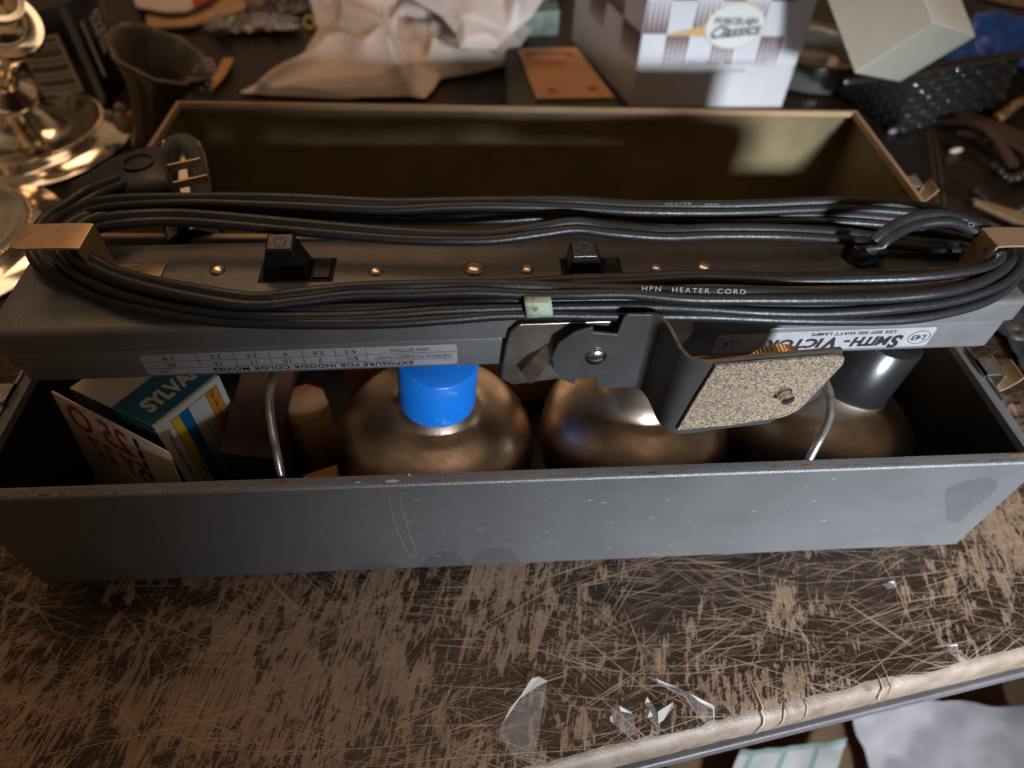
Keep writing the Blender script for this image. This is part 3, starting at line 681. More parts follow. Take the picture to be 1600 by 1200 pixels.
f2 = [(1588, 402, .161, .3), (1574, 428, .160, .5), (1540, 450, .160, .5), (1480, 468, .159, .3), (1400, 479, .159, .2), (1300, 482, .159, .1), (1200, 481, .159, .0), (1100, 476, .158, -.2), (1000, 472, .157, -.2), (850, 474, .156, 0), (700, 480, .156, .1), (550, 487, .156, 0), (400, 487, .157, 0), (280, 473, .157, 0), (190, 452, .158, .1), (130, 425, .159, .3), (98, 397, .160, .3), (104, 366, .162, .2)]
b3 = [(150, 337, .161, 0), (230, 325, .160, 0), (300, 322, .159, 0), (420, 326, .157, .1), (560, 334, .156, .2), (700, 338, .156, 0), (820, 330, .157, -.1), (930, 330, .157, .1), (1020, 337, .157, .2), (1150, 342, .158, 0), (1300, 342, .158, 0), (1400, 348, .158, .1), (1480, 360, .157, .1), (1535, 376, .156, 0), (1560, 388, .157, .1)]
f1 = [(1572, 400, .165, .3), (1560, 421, .166, .6), (1520, 441, .166, .6), (1460, 455, .166, .4), (1380, 463, .165, .3), (1280, 464, .165, .2), (1180, 463, .165, .2), (1080, 460, .165, .2), (980, 456, .164, .2), (900, 455, .163, .1), (830, 453, .162, 0), (740, 452, .162, 0), (640, 453, .162, 0), (550, 456, .161, 0), (470, 463, .161, -.1), (400, 469, .161, 0), (330, 463, .162, .1), (240, 447, .163, .2), (175, 428, .163, .3), (130, 402, .164, .3), (120, 375, .165, .2)]
b2 = [(160, 348, .162, 0), (240, 336, .158, 0), (330, 330, .155, 0), (450, 333, .152, 0), (600, 341, .151, 0), (760, 340, .151, 0), (880, 333, .151, 0), (960, 334, .151, 0), (1060, 347, .152, 0), (1200, 351, .152, 0), (1320, 354, .152, 0), (1420, 362, .152, 0), (1500, 378, .152, 0), (1536, 390, .154, 0)]
f0 = [(1556, 394, .168, .3), (1545, 410, .168, .5), (1500, 425, .167, .6), (1430, 432, .166, .5), (1330, 434, .164, .3), (1220, 434, .163, .3), (1100, 433, .162, .3), (1000, 435, .160, .3), (900, 441, .158, .2), (800, 449, .156, .1), (680, 458, .155, 0), (560, 463, .155, 0), (430, 472, .155, 0), (320, 466, .156, 0), (230, 448, .157, 0), (165, 422, .158, .2), (136, 396, .159, .2), (132, 374, .161, .1)]
b1 = [(150, 353, .166, .0), (200, 344, .167, .1), (270, 339, .166, .2), (340, 344, .165, .2), (430, 354, .163, .2), (520, 362, .162, .2), (620, 370, .161, .1), (700, 373, .161, 0), (770, 371, .161, -.1), (840, 361, .163, -.1), (900, 355, .164, 0), (960, 360, .163, .1), (1040, 365, .162, .1), (1120, 362, .162, 0), (1220, 363, .162, 0), (1310, 367, .159, 0), (1380, 378, .155, 0), (1450, 384, .154, 0), (1510, 391, .153, 0)]
f4 = [(1545, 402, .158, .2), (1560, 414, .154, .3), (1540, 440, .1525, .2), (1470, 472, .152, .1), (1350, 482, .1515, 0), (1150, 482, .1515, 0), (900, 478, .1515, 0), (650, 488, .1515, 0), (450, 490, .1515, 0), (300, 484, .1515, 0), (180, 462, .152, 0), (100, 432, .153, 0), (58, 396, .155, .2), (72, 350, .158, .2), (105, 325, .160, .3), (140, 305, .160, .4), (168, 292, .158, .5), (190, 284, .156, .5)]
path = A_tail+f3+b4+f2+b3+f1+b2+f0+b1+f4
P4 = [(*(at(x, y, z)+V((0, rnd(-.0005, .0005), rnd(-.0004, .0006)))), r_+rnd(-.18, .18)) for x, y, z, r_ in path]
for i, p in enumerate(P4[:-5]): pass
CP = crom(P4, .0028)
cr_ = .00245; cs = .00215; prof8 = []
n = 9
for k in range(n+1): a = R(-118+236*k/n); prof8.append((cs+cr_*math.cos(a), cr_*math.sin(a)))
prof8.append((0, cr_*.52))
for k in range(n+1): a = R(62+236*k/n); prof8.append((-cs+cr_*math.cos(a), cr_*math.sin(a)))
prof8.append((0, -cr_*.52))
bm = B(); tube(bm, CP, prof8, up=V((0, -.25, 1)), rolls=[p[3]*1.2 for p in CP])
bmesh.ops.recalc_face_normals(bm, faces=bm.faces)
# lettering along the strand in front
for s, x, y, sz in (('HPN', 1018, 453.5, .0030), ('HEATER', 1079, 456, .0030), ('CORD', 1143, 458, .0030)):
    c = at(x, y-2, .1675); f = plane_frame(c, at(x+30, y+1, .1678)-at(x-30, y-1, .1675), V((0, .45, .55))); text(bm, s, sz, f, 1, sx=1.25, space=1.3)
for s, x, y in (('HEATER', 1060, 322), ('HPN', 1112, 323)):
    c = at(x, y-3, .1665); f = plane_frame(c, (1, 0, 0), V((0, .8, .3))); text(bm, s, .0026, f, 1, sx=1.2, space=1.3)
c = at(1512, 349, .1745); f = plane_frame(c, at(1522, 354, .174)-at(1502, 344, .1745), V((.3, .8, .5))); text(bm, 'CO', .0032, f, 1, sx=1.2, space=1.2)
obj('flex', bm, [M_rubber, M_white], cord, ang=60, recalc=False)
# two-pin plug at its end
pc = at(205, 290, .146); pd = V((1, .45, 0)).normalized(); ps = V((-pd.y, pd.x, 0))
bm = B(); f = plane_frame(pc, pd, ps) @ Matrix.Scale(1.35, 4)
secs = [(-.020, .006, .005), (-.014, .009, .006), (-.004, .015, .008), (.006, .0175, .009), (.014, .0175, .009), (.0155, .0165, .008)]; rings = []
for x, hw, hz in secs:
    rings.append([bm.verts.new(f @ V((x, hw*math.copysign(abs(math.cos(a))**.6, math.cos(a)), hz*math.copysign(abs(math.sin(a))**.6, math.sin(a))))) for a in [2*math.pi*k/20 for k in range(20)]])
for a, b in zip(rings, rings[1:]):
    for k in range(20): bm.faces.new((a[k], a[(k+1) % 20], b[(k+1) % 20], b[k]))
bm.faces.new(rings[0]); bm.faces.new(rings[-1])
plug = obj('plug', bm, mat('plug_rubber', (.006, .006, .007), .45, var=.2, vscale=100), cord, bevel=.0006)
bm = B(); lathe(bm, [(.0085, .0), (.0085, .0008), (.0072, .0008), (.0070, 0)], frame(f @ V((.006, 0, .0089)), (0, 0, 1)), 24, cap=False); obj('plug_ring', bm, M_black, plug)
for s in (-1, 1):
    bm = B(); box(bm, (.0150, s*.0072-.0006, -.0017), (.029, s*.0072+.0006, .0017), 0, f); obj('prong', bm, mat('brass_prong', (.55, .38, .20), .3, 1), plug, bevel=.0004)
# green tape round the strands
bm = B(); xs0, xs1 = at(817, 480, .16).x, at(859, 480, .16).x
prt = [(818, 462, .1600), (819, 468, .1625), (820, 476, .1620), (821, 484, .1600), (822, 492, .1580), (823, 499, .1550)]
rows = []
for x, y, z in prt:
    a = at(x, y, z); rows.append([bm.verts.new((a.x+(xs1-xs0)*u, a.y+.0004*u, a.z+.0006+.0003*noise.noise(V((u*9, y*.2, 0))))) for u in (0, .2, .4, .6, .8, 1)])
for a, b in zip(rows, rows[1:]):
    for k in range(5): bm.faces.new((a[k], a[k+1], b[k+1], b[k]))
o = obj('masking_tape', bm, mat('green_tape', (.36, .46, .33), .6, col2=(.08, .10, .06), vscale=160, sharp=(.52, .66)), loc=(xs0, .03, .155), label='short strip of pale green tape stuck across the cord strands', cat='tape')
sm = o.modifiers.new('s', 'SOLIDIFY'); sm.thickness = .0003

# ------------------------------------------------------------------ reflector bulbs, face down in the case
prof_b = [(0, .0), (.030, .0005), (.044, .003), (.0515, .010), (.0555, .020), (.0568, .031), (.0562, .041), (.0540, .049), (.0500, .0555), (.0440, .0610), (.0370, .0648), (.0300, .0675), (.0245, .0700), (.0210, .0745), (.0195, .081), (.0190, .105)]
def bulb(cx, cy, lean, label, neck, nz, scale=1, nr=.0205):
    th = thing('reflector_bulb', label, 'light bulb', (cx, cy, .003), 'reflector bulbs standing face down in the case')
    M = Matrix.Translation((cx, cy, .003)) @ Matrix.Rotation(lean[0], 4, 'X') @ Matrix.Rotation(lean[1], 4, 'Y')
    bm = B(); lathe(bm, [(r*scale, z) for r, z in prof_b], M, 72); obj('glass_envelope', bm, M_bulb, th, ang=70)
    bm = B(); lathe(bm, [(nr*.94, nz), (nr*.98, nz+.001), (nr, nz+.003), (nr, .1065), (nr*.95, .1075)], M, 48); obj('socket_sleeve', bm, neck, th, ang=50)
bulb(-.0480, .0600, (R(0), R(4)), 'reflector bulb with bright blue sleeve, leftmost of the bronze bulbs', M_blue, .067)
bulb(.0715, .064, (0, 0), 'reflector bulb behind the cork pad bracket, middle one in the case', M_blue, .0985, .98)
bulb(.1765, .0585, (R(-8), R(12)), 'reflector bulb with black sleeve at the right end of the case', M_black, .066, .96, .0225)

# ------------------------------------------------------------------ cartons in the left end of the case
CZ = .088
vV = at(240, 668, CZ); vL = at(108, 606, CZ); vR = at(322, 602, CZ)
eL = (vL-vV); eR = (vR-vV); eR = eR*1.25; eL = eL*1.0
carton = thing('bulb_carton', 'open lamp carton with teal top and yellow, blue and orange stripes, in the case', 'carton', (vV.x, vV.y, .003))
bm = B(); base = [vV, vV+eR, vV+eR+eL, vV+eL]
hexa(bm, [V((p.x, p.y, .003)) for p in base], base)
bm.faces.ensure_lookup_table()
obj('carton_body', bm, M_card, carton, bevel=.0005)
bm = B()
ur, ul, dn = eR.normalized(), eL.normalized(), V((0, 0, -1))
nR = ur.cross(dn); nR = nR if nR.dot(V((1, -1, 0))) > 0 else -nR
nF = ul.cross(dn); nF = nF if nF.dot(V((-.3, -1, 0))) > 0 else -nF
wr, wl = eR.length, eL.length
def rq(u0, u1, d0, d1, mi, e=.0003): quad(bm, [vV+ur*u+dn*d+nR*e for u, d in ((u0, d0), (u1, d0), (u1, d1), (u0, d1))], mi)
rq(0, wr, .0, .085, 0, .0002); rq(.0085, .0135, .004, .085, 2); rq(.0138, .0190, .004, .085, 3); rq(.0305, .0375, .004, .085, 4)
for u in (.0084, .0136, .0191, .0303, .0377): rq(u-.00015, u+.00015, .004, .085, 1, .0004)
rq(.0084, .0377, .0038, .0042, 1, .0004)
for d in (.024, .032, .040, .048, .056, .064): rq(.0191, .0303, d, d+.0003, 1, .0004)
rq(.0245, .0248, .024, .07, 1, .0004)
rq(.0305, .0375, .044, .085, 5, .00035)
def rt(s, u, d, size, mi=1, **k): text(bm, s, size, plane_frame(vV+ur*u+dn*d+nR*.0005, dn, ur), mi, **k)
rt('Pull the release pin.  When inserting', .0045, .034, .0030)
for s, u, d in (('15', .0275, .028), ('10', .0275, .036), ('7', .0275, .044), ('5', .0275, .052), ('20', .022, .028), ('16', .022, .036), ('12', .022, .044), ('9', .022, .052)): text(bm, s, .003, plane_frame(vV+ur*u+dn*d+nR*.0005, -ur, dn*-1), 1)
rt('Type  bulb, 1 step nearer', .034, .020, .0030); rt('DISTANCE', .0113, .05, .003); rt('FILM ASA', .0164, .03, .003)
obj('printed_side', bm, [mat('side_white', (.62, .62, .58), .6), M_ink, M_yellow, M_blueprint, M_orange, M_red], carton, smooth=False, recalc=False)
bm = B(); up = V((0, 0, 1))
def tq(a0, a1, b0, b1, mi, e): quad(bm, [vV+ul*a+ur*b+up*e for a, b in ((a0, b0), (a1, b0), (a1, b1), (a0, b1))], mi)
tq(.0015, .028, 0, wr*.98, 0, .0003)
f = plane_frame(vV+ul*.0125+ur*.0065+up*.0005, ur, ul); text(bm, 'SYLVANIA', .0135, f, 1, align='LEFT', bold=.0006, sx=.72)
obj('teal_band', bm, [M_teal, M_card], carton, smooth=False, recalc=False)
bm = B(); quad(bm, [vV+nF*.0003, vV+ul*wl+nF*.0003, vV+ul*wl+dn*.085+nF*.0003, vV+dn*.085+nF*.0003]); quad(bm, [vV+nF*.0005+dn*.001, vV+ul*.026+nF*.0005+dn*.001, vV+ul*.026+nF*.0005+dn*.010, vV+nF*.0005+dn*.010], 1)
obj('dark_front', bm, [M_dkblue, M_teal], carton, smooth=False)
# folded-out flap with the red lettering
bm = B(); fa, fb_ = at(80, 612, .085), at(263, 708, .087); ff = (fb_-fa); fn = V((ff.y, -ff.x, 0)).normalized()
hexa(bm, [V((p.x, p.y, 0.004))+fn*.010*s for p, s in ((fa, 1), (fb_, 1), (fb_, .9), (fa, .9))], [fa, fb_, fb_-fn*.0008, fa-fn*.0008])
uf = ff.normalized(); uo = (V((0, 0, -.081))+fn*.010).normalized(); nf = uf.cross(uo); nf = nf if nf.y < 0 else -nf
def ft(s, u, d, size, **k): text(bm, s, size, plane_frame(fa+uf*u+uo*d+nf*.0004, -uf, -uo), 1, **k)
ft('25 O', .030, .013, .026, sx=.85, bold=.0003); ft('5Y 2Z', .036, .033, .022, sx=.8, bold=.0003)
for k in range(7):
    a = fa+uf*.0585+uo*(.003+k*.0085)+nf*.0004; quad(bm, [a, a+uf*.0028, a+uf*.0028+uo*.0062, a+uo*.0062], 2)
flap = obj('open_flap', bm, [M_card, M_red, M_ink], carton, smooth=False, recalc=False)
bm = B(); a = at(372, 615, .075); hexa(bm, [(a.x-.004, .035, .003), (a.x+.026, .030, .003), (a.x+.026, .105, .003), (a.x-.004, .105, .003)], [(a.x-.004, .035, .070), (a.x+.026, .030, .070), (a.x+.026, .105, .070), (a.x-.004, .105, .070)])
obj('maroon_carton', bm, mat('maroon_card', (.05, .018, .014), .55, var=.4, vscale=50), loc=(a.x, .035, .003), label='dark maroon carton standing between the striped carton and the bulbs', cat='carton', bevel=.0006)
bm = B(); c = at(440, 640, .07); lathe(bm, [(.010, 0), (.0145, .004), (.0145, .060), (.010, .0635), (0, .064)], Matrix.Translation((c.x+.008, c.y+.010, .003)), 8)
obj('cardboard_sleeve', bm, M_tan, loc=(c.x, c.y, .003), label='tan corrugated sleeve standing behind the left wire support', cat='cardboard')
bm = B(); a = at(500, 745, .05); hexa(bm, [(a.x-.008, .010, .003), (a.x+.012, .006, .003), (a.x+.012, .030, .003), (a.x-.008, .03, .003)], [(a.x-.0055, .018, .058), (a.x+.012, .006, .066), (a.x+.012, .028, .066), (a.x-.008, .03, .054)])
obj('orange_cardboard', bm, mat('orange_card', (.45, .20, .05), .7, var=.2), loc=(a.x, .02, .003), label='small torn orange cardboard piece left of the first bulb', cat='cardboard', bevel=.0004)
bm = B(); box(bm, (-.105, .118, .003), (.235, .126, .078)); obj('divider_board', bm, M_tan, loc=(0, .12, .003), label='brown cardboard strip standing behind the bulbs inside the case', cat='cardboard', bevel=.0008)

# ------------------------------------------------------------------ background things
M_silv = mat('silver_plate', (.88, .79, .64), .13, 1, var=.12, vscale=40, bump=.10, bscale=40)
M_silvd = mat('silver_beading', (.62, .50, .36), .26, 1, var=.3, vscale=300, bump=.5, bscale=500)
def candlestick(c, top, label):
    th = thing('candlestick', label, 'candlestick', tuple(c), 'silver plated candlesticks at the left')
    M = Matrix.Translation(c)
    bm = B(); lathe(bm, [(.098, 0), (.100, .002), (.099, .0035), (.085, .006), (.079, .010), (.077, .014), (.073, .016), (.069, .0155), (.062, .013), (.052, .0135), (.044, .017), (.034, .022), (.026, .030), (.021, .040)], M, 96, cap=False); base = obj('base', bm, M_silv, th, ang=60)
    bm = B()
    n = 120
    for k in range(n):
        a = 2*math.pi*k/n
        bmesh.ops.create_icosphere(bm, subdivisions=1, radius=.0021, matrix=M @ Matrix.Rotation(a, 4, 'Z') @ Matrix.Translation((.0755, 0, .0155)) @ Matrix.Diagonal((1.3, .8, .8, 1)))
    obj('beaded_border', bm, M_silvd, base)
    f = frame(c+V((0, 0, .036)), V(top)-c) @ Matrix.Diagonal((1, 1, 1.38, 1))
    bm = B(); lathe(bm, [(.020, 0), (.0165, .008), (.016, .012), (.024, .016), (.027, .021), (.024, .025), (.012, .029), (.010, .033), (.0115, .037), (.0095, .041), (.012, .052), (.0175, .066), (.0165, .074), (.012, .079), (.010, .082)], f, 56, cap=False); obj('stem', bm, M_silv, th, ang=60)
    bm = B(); lathe(bm, [(.010, .080), (.022, .083), (.031, .087), (.0325, .090), (.031, .0925), (.022, .091), (.017, .093), (.016, .108), (.019, .111), (.019, .113), (.0145, .113), (.013, .095), (0, .094)], f, 56, cap=False); obj('drip_pan', bm, M_silv, th, ang=60)
candlestick(V((-.463, .478, .001)), at(26, 20, .15), 'silver plated candlestick with round beaded base beside the black canister')
candlestick(V((-.462, .302, .001)), (-.49, .302, .15), 'silver plated candlestick cut off by the frame beside the case, nearer one')

# black canister with barcode and red emblem
cc = V((-.462, .602, 0)); cr0 = .060; ch = .165
can = thing('drink_can', 'black canister with barcode, red emblem and vertical lettering behind the candlestick', 'canister', tuple(cc))
bm = B(); lathe(bm, [(cr0*.9, 0), (cr0, .004), (cr0, .096), (cr0*.985, .097)], Matrix.Translation(cc), 64); obj('can_body', bm, mat('can_black', (.010, .011, .015), .28), can, ang=60)
bm = B(); lathe(bm, [(cr0*.985, .097), (cr0*.985, ch), (cr0*.9, ch+.004), (0, ch+.004)], Matrix.Translation(cc), 64, cap=False); obj('can_lid', bm, mat('can_grey', (.22, .23, .24), .35, .3), can, ang=60)
bm = B(); a0 = R(-70)
def cq(x0, x1, z0, z1, mi):
    for i in range(8):
        u0, u1 = x0+(x1-x0)*i/8, x0+(x1-x0)*(i+1)/8
        f_ = bm.faces.new([bm.verts.new((u, z, .001*(mi+1))) for u, z in ((u0, z0), (u1, z0), (u1, z1), (u0, z1))]); f_.material_index = mi
cq(-.022, .017, .016, .074, 0)
for i, z in enumerate((.021, .026, .029, .0345, .040, .043, .049, .0545, .058, .063, .068)): cq(-.020, .013, z, z+(.0022 if i % 3 else .0012), 1)
cq(.027, .0345, .0, .096, 2)
cq(.050, .066, .094, .116, 3)
for s, x, sz, z in (('EVEL', .0660, .0150, .066), ('SUPER CELL', .0565, .0070, .060), ('MADE FOR LIGHTING EQUIPMENT', .043, .0036, .050)):
    k0 = len(bm.verts); text(bm, s, sz, plane_frame(V((x, z, .004)), V((0, -1, 0)), V((1, 0, 0))), 4, bold=.0003)
bm.verts.ensure_lookup_table()
for v in bm.verts:
    e = .0004+v.co.z*.15; a = a0+v.co.x/cr0; v.co = V((cc.x+(cr0+e)*math.cos(a), cc.y+(cr0+e)*math.sin(a), v.co.y))
obj('can_print', bm, [mat('barcode_white', (.42, .38, .34), .6), M_ink, mat('can_silver', (.22, .22, .23), .4, .3), mat('emblem_red', (.42, .02, .015), .5), mat('can_lettering', (.62, .62, .62), .5)], can, smooth=False, recalc=False)

# rustic flared vase with flowers
vb = at(238, 232, .001); vt = at(250, 84, .095); vax = vt-vb; vh = vax.length
vase = thing('flared_vase', 'brown rustic flared vase with purple flower ornament behind the case', 'vase', tuple(vb))
bm = B(); f = frame(vb, vax)
pr_ = [(.017, 0), (.018, .06), (.0175, .25), (.020, .50), (.026, .72), (.035, .90), (.0405, .97), (.041, 1.0), (.0385, 1.01), (.035, .985), (.031, .92), (.022, .75), (.015, .5), (.010, .3), (0, .3)]
lathe(bm, [(r, z*vh) for r, z in pr_], f, 60)
for v in bm.verts:
    d = v.co-vb; h = d.dot(vax.normalized()); rad = d-vax.normalized()*h
    k = 1+.10*noise.noise(V((math.atan2(rad.y, rad.x)*3.2, h*14, 2)))+.05*noise.noise(V((math.atan2(rad.y, rad.x)*9, h*40, 5))); v.co = vb+vax.normalized()*h+rad*k
obj('vase_body', bm, mat('vase_clay', (.045, .030, .020), .55, col2=(.11, .09, .06), vscale=70, bump=.9, bscale=90, stretch=(1, 1, .35)), vase, ang=70)
bm = B()
for px, py, z, r_, mi in ((312, 112, .075, .006, 0), (322, 128, .07, .006, 0), (300, 132, .07, .007, 0), (316, 138, .066, .006, 0), (326, 98, .082, .0045, 1), (330, 106, .08, .004, 1), (308, 148, .062, .004, 2), (325, 148, .064, .004, 2), (320, 118, .078, .004, 2), (292, 148, .062, .004, 3)):
    c = at(px, py, z)
    for k in range(6):
        a = k*1.047; q = c+V((math.cos(a), math.sin(a)*.6, math.sin(a)*.8))*r_*.7
        n0 = len(bm.faces); bmesh.ops.create_icosphere(bm, subdivisions=1, radius=r_*.5, matrix=Matrix.Translation(q) @ Matrix.Diagonal((1, .6, .8, 1)))
        bm.faces.ensure_lookup_table()
        for f_ in bm.faces[n0:]: f_.material_index = mi
obj('flower_ornament', bm, [mat('flower_mauve', (.24, .17, .30), .35), mat('flower_pink', (.5, .22, .24), .4), mat('leaf_green', (.03, .13, .07), .3), mat('flower_cyan', (.3, .5, .45), .2)], vase)
# small orange-and-cream figure
bm = B(); c = at(192, 195, .02)
for k, (dx, dz, r_) in enumerate(((0, 0, .010), (.010, .006, .008), (-.009, .008, .007), (.016, -.006, .007), (.004, .016, .006))):
    n0 = len(bm.faces); bmesh.ops.create_icosphere(bm, subdivisions=2, radius=r_, matrix=Matrix.Translation(c+V((dx, 0, dz))) @ Matrix.Diagonal((1, .5, 1, 1))); bm.faces.ensure_lookup_table()
    for f_ in bm.faces[n0:]: f_.material_index = k % 2
obj('china_figurine', bm, [mat('china_cream', (.30, .27, .2), .35), mat('china_orange', (.45, .13, .04), .35)], loc=tuple(c), label='small cream and orange china figurine beside the vase foot', cat='figurine')
# glossy black bakelite connector behind the plug
bm = B(); ca = at(300, 335, .105); cb = at(283, 222, .120); f = frame(ca, cb-ca); L = (cb-ca).length
lathe(bm, [(.018, -.03), (.0175, 0), (.0170, L*.6), (.0155, L*.82), (.0115, L*.95), (.005, L), (0, L*1.005)], f, 48)
obj('black_knob_jar', bm, M_gloss, loc=tuple(ca), label='shiny black domed bakelite cylinder behind the plug prongs', cat='bakelite cap', ang=70)

# white crumpled cloth
M_cloth = mat('white_cotton', (.62, .53, .46), .85, var=.05, vscale=30, bump=.1, bscale=900, sheen=.2)
def cloth(rows, nx, ny, zf, amp, seed, sc=16):
    """rows: list of (py, pxl, pxr, z) near to far"""
    bm = B(); g = []
    for j in range(ny+1):
        tt = j/ny*(len(rows)-1); i0 = min(int(tt), len(rows)-2); w = tt-i0
        w2 = w*w*(3-2*w)
        r0, r1 = rows[i0], rows[i0+1]; py, xl, xr, z = [r0[k]*(1-w)+r1[k]*w for k in range(4)]
        row = []
        for i in range(nx+1):
            u = i/nx; p = at(xl+(xr-xl)*u, py, z)
            q = V((p.x, p.y*.8, 0))*sc+V((seed, seed*2, 0)); q = q+V((noise.noise(q*.6), noise.noise(q*.6+V((5, 5, 5))), 0))*1.2
            r1_ = .5+noise.noise(q)*1.1-.35*abs(noise.noise(q*.7+V((7, 7, 1)))); r2_ = 1-abs(noise.noise(q*1.6+V((3, 1, 0))))*2.6
            edge = min(1, min(u, 1-u)*6+.08)*min(1, j/ny*3.0+.08)
            h = amp*edge*(max(0, r1_)+.55*max(0, r2_)**2+.1)
            row.append(bm.verts.new(p+V((0, 0, h+.001))))
        g.append(row)
    for j in range(ny):
        for i in range(nx): bm.faces.new((g[j][i], g[j][i+1], g[j+1][i+1], g[j+1][i]))
    return bm
bm = cloth([(156, 545, 664, .001), (153, 468, 668, .001), (148, 375, 674, .001), (128, 415, 690, .001), (108, 448, 790, .002), (85, 478, 808, .003), (50, 498, 830, .005), (15, 488, 850, .01), (-40, 470, 880, .02), (-90, 470, 900, .03)], 150, 120, 0, .034, 1.3, 10)
o = obj('crumpled_cloth', bm, M_cloth, loc=tuple(at(580, 100, 0)), label='crumpled cream white cloth spread on the table behind the case', cat='cloth', ang=180)
o.modifiers.new('s', 'SOLIDIFY').thickness = .0015
bm = cloth([(78, 720, 775, .050), (55, 712, 800, .050), (30, 690, 830, .055), (0, 640, 850, .06), (-60, 600, 880, .07)], 70, 60, 0, .022, 7.7, 12)
o = obj('pink_tissue', bm, mat('pinkish_tissue', (.64, .59, .58), .8, sheen=.1), loc=tuple(at(760, 30, 0)), label='pinkish white tissue sheet lying over the cloth beside the cream box', cat='tissue', ang=180)
o.modifiers.new('s', 'SOLIDIFY').thickness = .0012

# dark green tray with orange card
tr_ = thing('card_tray', 'dark green folder holding an orange card with red dots', 'folder', tuple(at(880, 120, 0)))
bm = B(); P = [at(792, 172, .012), at(968, 166, .012), at(905, 68, .012), at(788, 74, .012)]
hexa(bm, [V((p.x, p.y, .001)) for p in P], P); obj('folder_board', bm, mat('dark_green_board', (.035, .045, .036), .5, var=.2), tr_, bevel=.002)
bm = B(); P = [at(838, 156, .014), at(960, 154, .014), at(900, 76, .014), at(808, 78, .014)]; prism(bm, P, (0, 0, .0015))
for px, py in ((863, 141), (926, 138), (828, 86), (890, 85)):
    c = at(px, py, .0158); bmesh.ops.create_circle(bm, cap_ends=True, segments=20, radius=.0062, matrix=Matrix.Translation(c))
    bm.faces.ensure_lookup_table(); bm.faces[-1].material_index = 1
c = at(858, 96, .0158); 
for k in range(3): quad(bm, [c+V((-.022+.004*k, -.006*k, 0)), c+V((.024-.005*k, -.006*k, 0)), c+V((.024-.005*k, .003-.006*k, 0)), c+V((-.022+.004*k, .003-.006*k, 0))], 2)
c = at(853, 82, .0160); bmesh.ops.create_circle(bm, cap_ends=True, segments=24, radius=.02, matrix=Matrix.Translation(c) @ Matrix.Diagonal((1.2, .28, 1, 1))); bm.faces.ensure_lookup_table(); bm.faces[-1].material_index = 2
obj('orange_card', bm, [mat('card_orange', (.46, .24, .11), .6, var=.1, vscale=20), mat('dot_red', (.42, .05, .03), .5), mat('card_print', (.30, .13, .06), .6)], tr_, smooth=False, recalc=False)
bm = B(); P = [at(815, 58, .0), at(872, 55, .0)]; c0, c1 = P
d = (c1-c0); b4_ = [c0, c1, c1+V((0, .035, 0)), c0+V((0, .035, 0))]
hexa(bm, b4_, [p+V((0, 0, .03)) for p in b4_]); obj('green_box', bm, mat('sage_box', (.20, .26, .20), .6, col2=(.12, .16, .12), vscale=60), loc=tuple(c0), label='small sage green box beyond the orange card', cat='box', bevel=.001)

# big white printed box
q0, q1 = at(985, 167, 0), at(1221, 167, 0); qe = (q1-q0); qu = qe.normalized(); qn = V((qu.y, -qu.x, 0)); q3 = at(893, 62, 0)
side = (q3-q0); sl = side.length; su = side.normalized()
gb = thing('gift_box', 'large white box with brown striped checks and an oval badge behind the lid', 'box', tuple(q0))
bh = .20
bm = B(); b4_ = [q0, q1, q1+side, q0+side]; hexa(bm, b4_, [p+V((0, 0, bh)) for p in b4_]); obj('box_body', bm, M_wpaper, gb, bevel=.0008)
def pz(px, py):   # picture point on the front face -> (u, z)
    o_ = CAMLOC; d_ = rot @ V(((px-800)/FPX, (600-py)/FPX, -1)); t_ = (q0-o_).dot(qn)/d_.dot(qn); p = o_+d_*t_; return (p-q0).dot(qu), p.z
def ps(px, py):
    sn = V((su.y, -su.x, 0)); d_ = rot @ V(((px-800)/FPX, (600-py)/FPX, -1)); t_ = (q0-CAMLOC).dot(sn)/d_.dot(sn); p = CAMLOC+d_*t_; return (p-q0).dot(su), p.z
bm = B(); fw = qe.length
zrow = pz(1040, 53)[1]; zlow = pz(1040, 100)[1]; cw = pz(1042, 52)[0]-pz(1004, 55)[0]; rh = zrow-zlow
def FP(u, z, e): return q0+qu*u+V((0, 0, z))-qn*0+qn*e
quad(bm, [FP(0.0008, zlow, .0003), FP(fw-.0008, zlow, .0003), FP(fw-.0008, bh-.001, .0003), FP(.0008, bh-.001, .0003)], 3)
u0_ = pz(1004, 55)[0]
ncell = int(fw/cw)+1
def spikes(base, du, dz, P, flip, ns=5):
    for k in range(ns):
        a = (k+.05)/ns; b = (k+.95)/ns; z0_, z1_ = (0, 1) if not flip else (1, 0)
        quadpts = [(a, z0_), (b, z0_), ((a+b)/2+.012, z1_), ((a+b)/2-.012, z1_)]
        bm.faces.new([bm.verts.new(P(base[0]+du*u, base[1]+dz*z)) for u, z in quadpts]).material_index = 0
for r_ in range(-1, 3):
    for c_ in range(0, ncell):
        if (c_+r_) % 2: continue
        uu = u0_+c_*cw
        if uu+cw > fw+.001: continue
        zz = zrow+r_*rh*1.05
        if r_ == -1: spikes((uu, zz), cw, rh, lambda u, z: FP(u, z, .0006), True)
        else: spikes((uu, zz), cw, rh*1.05, lambda u, z: FP(u, min(z, bh-.001), .0006), False)
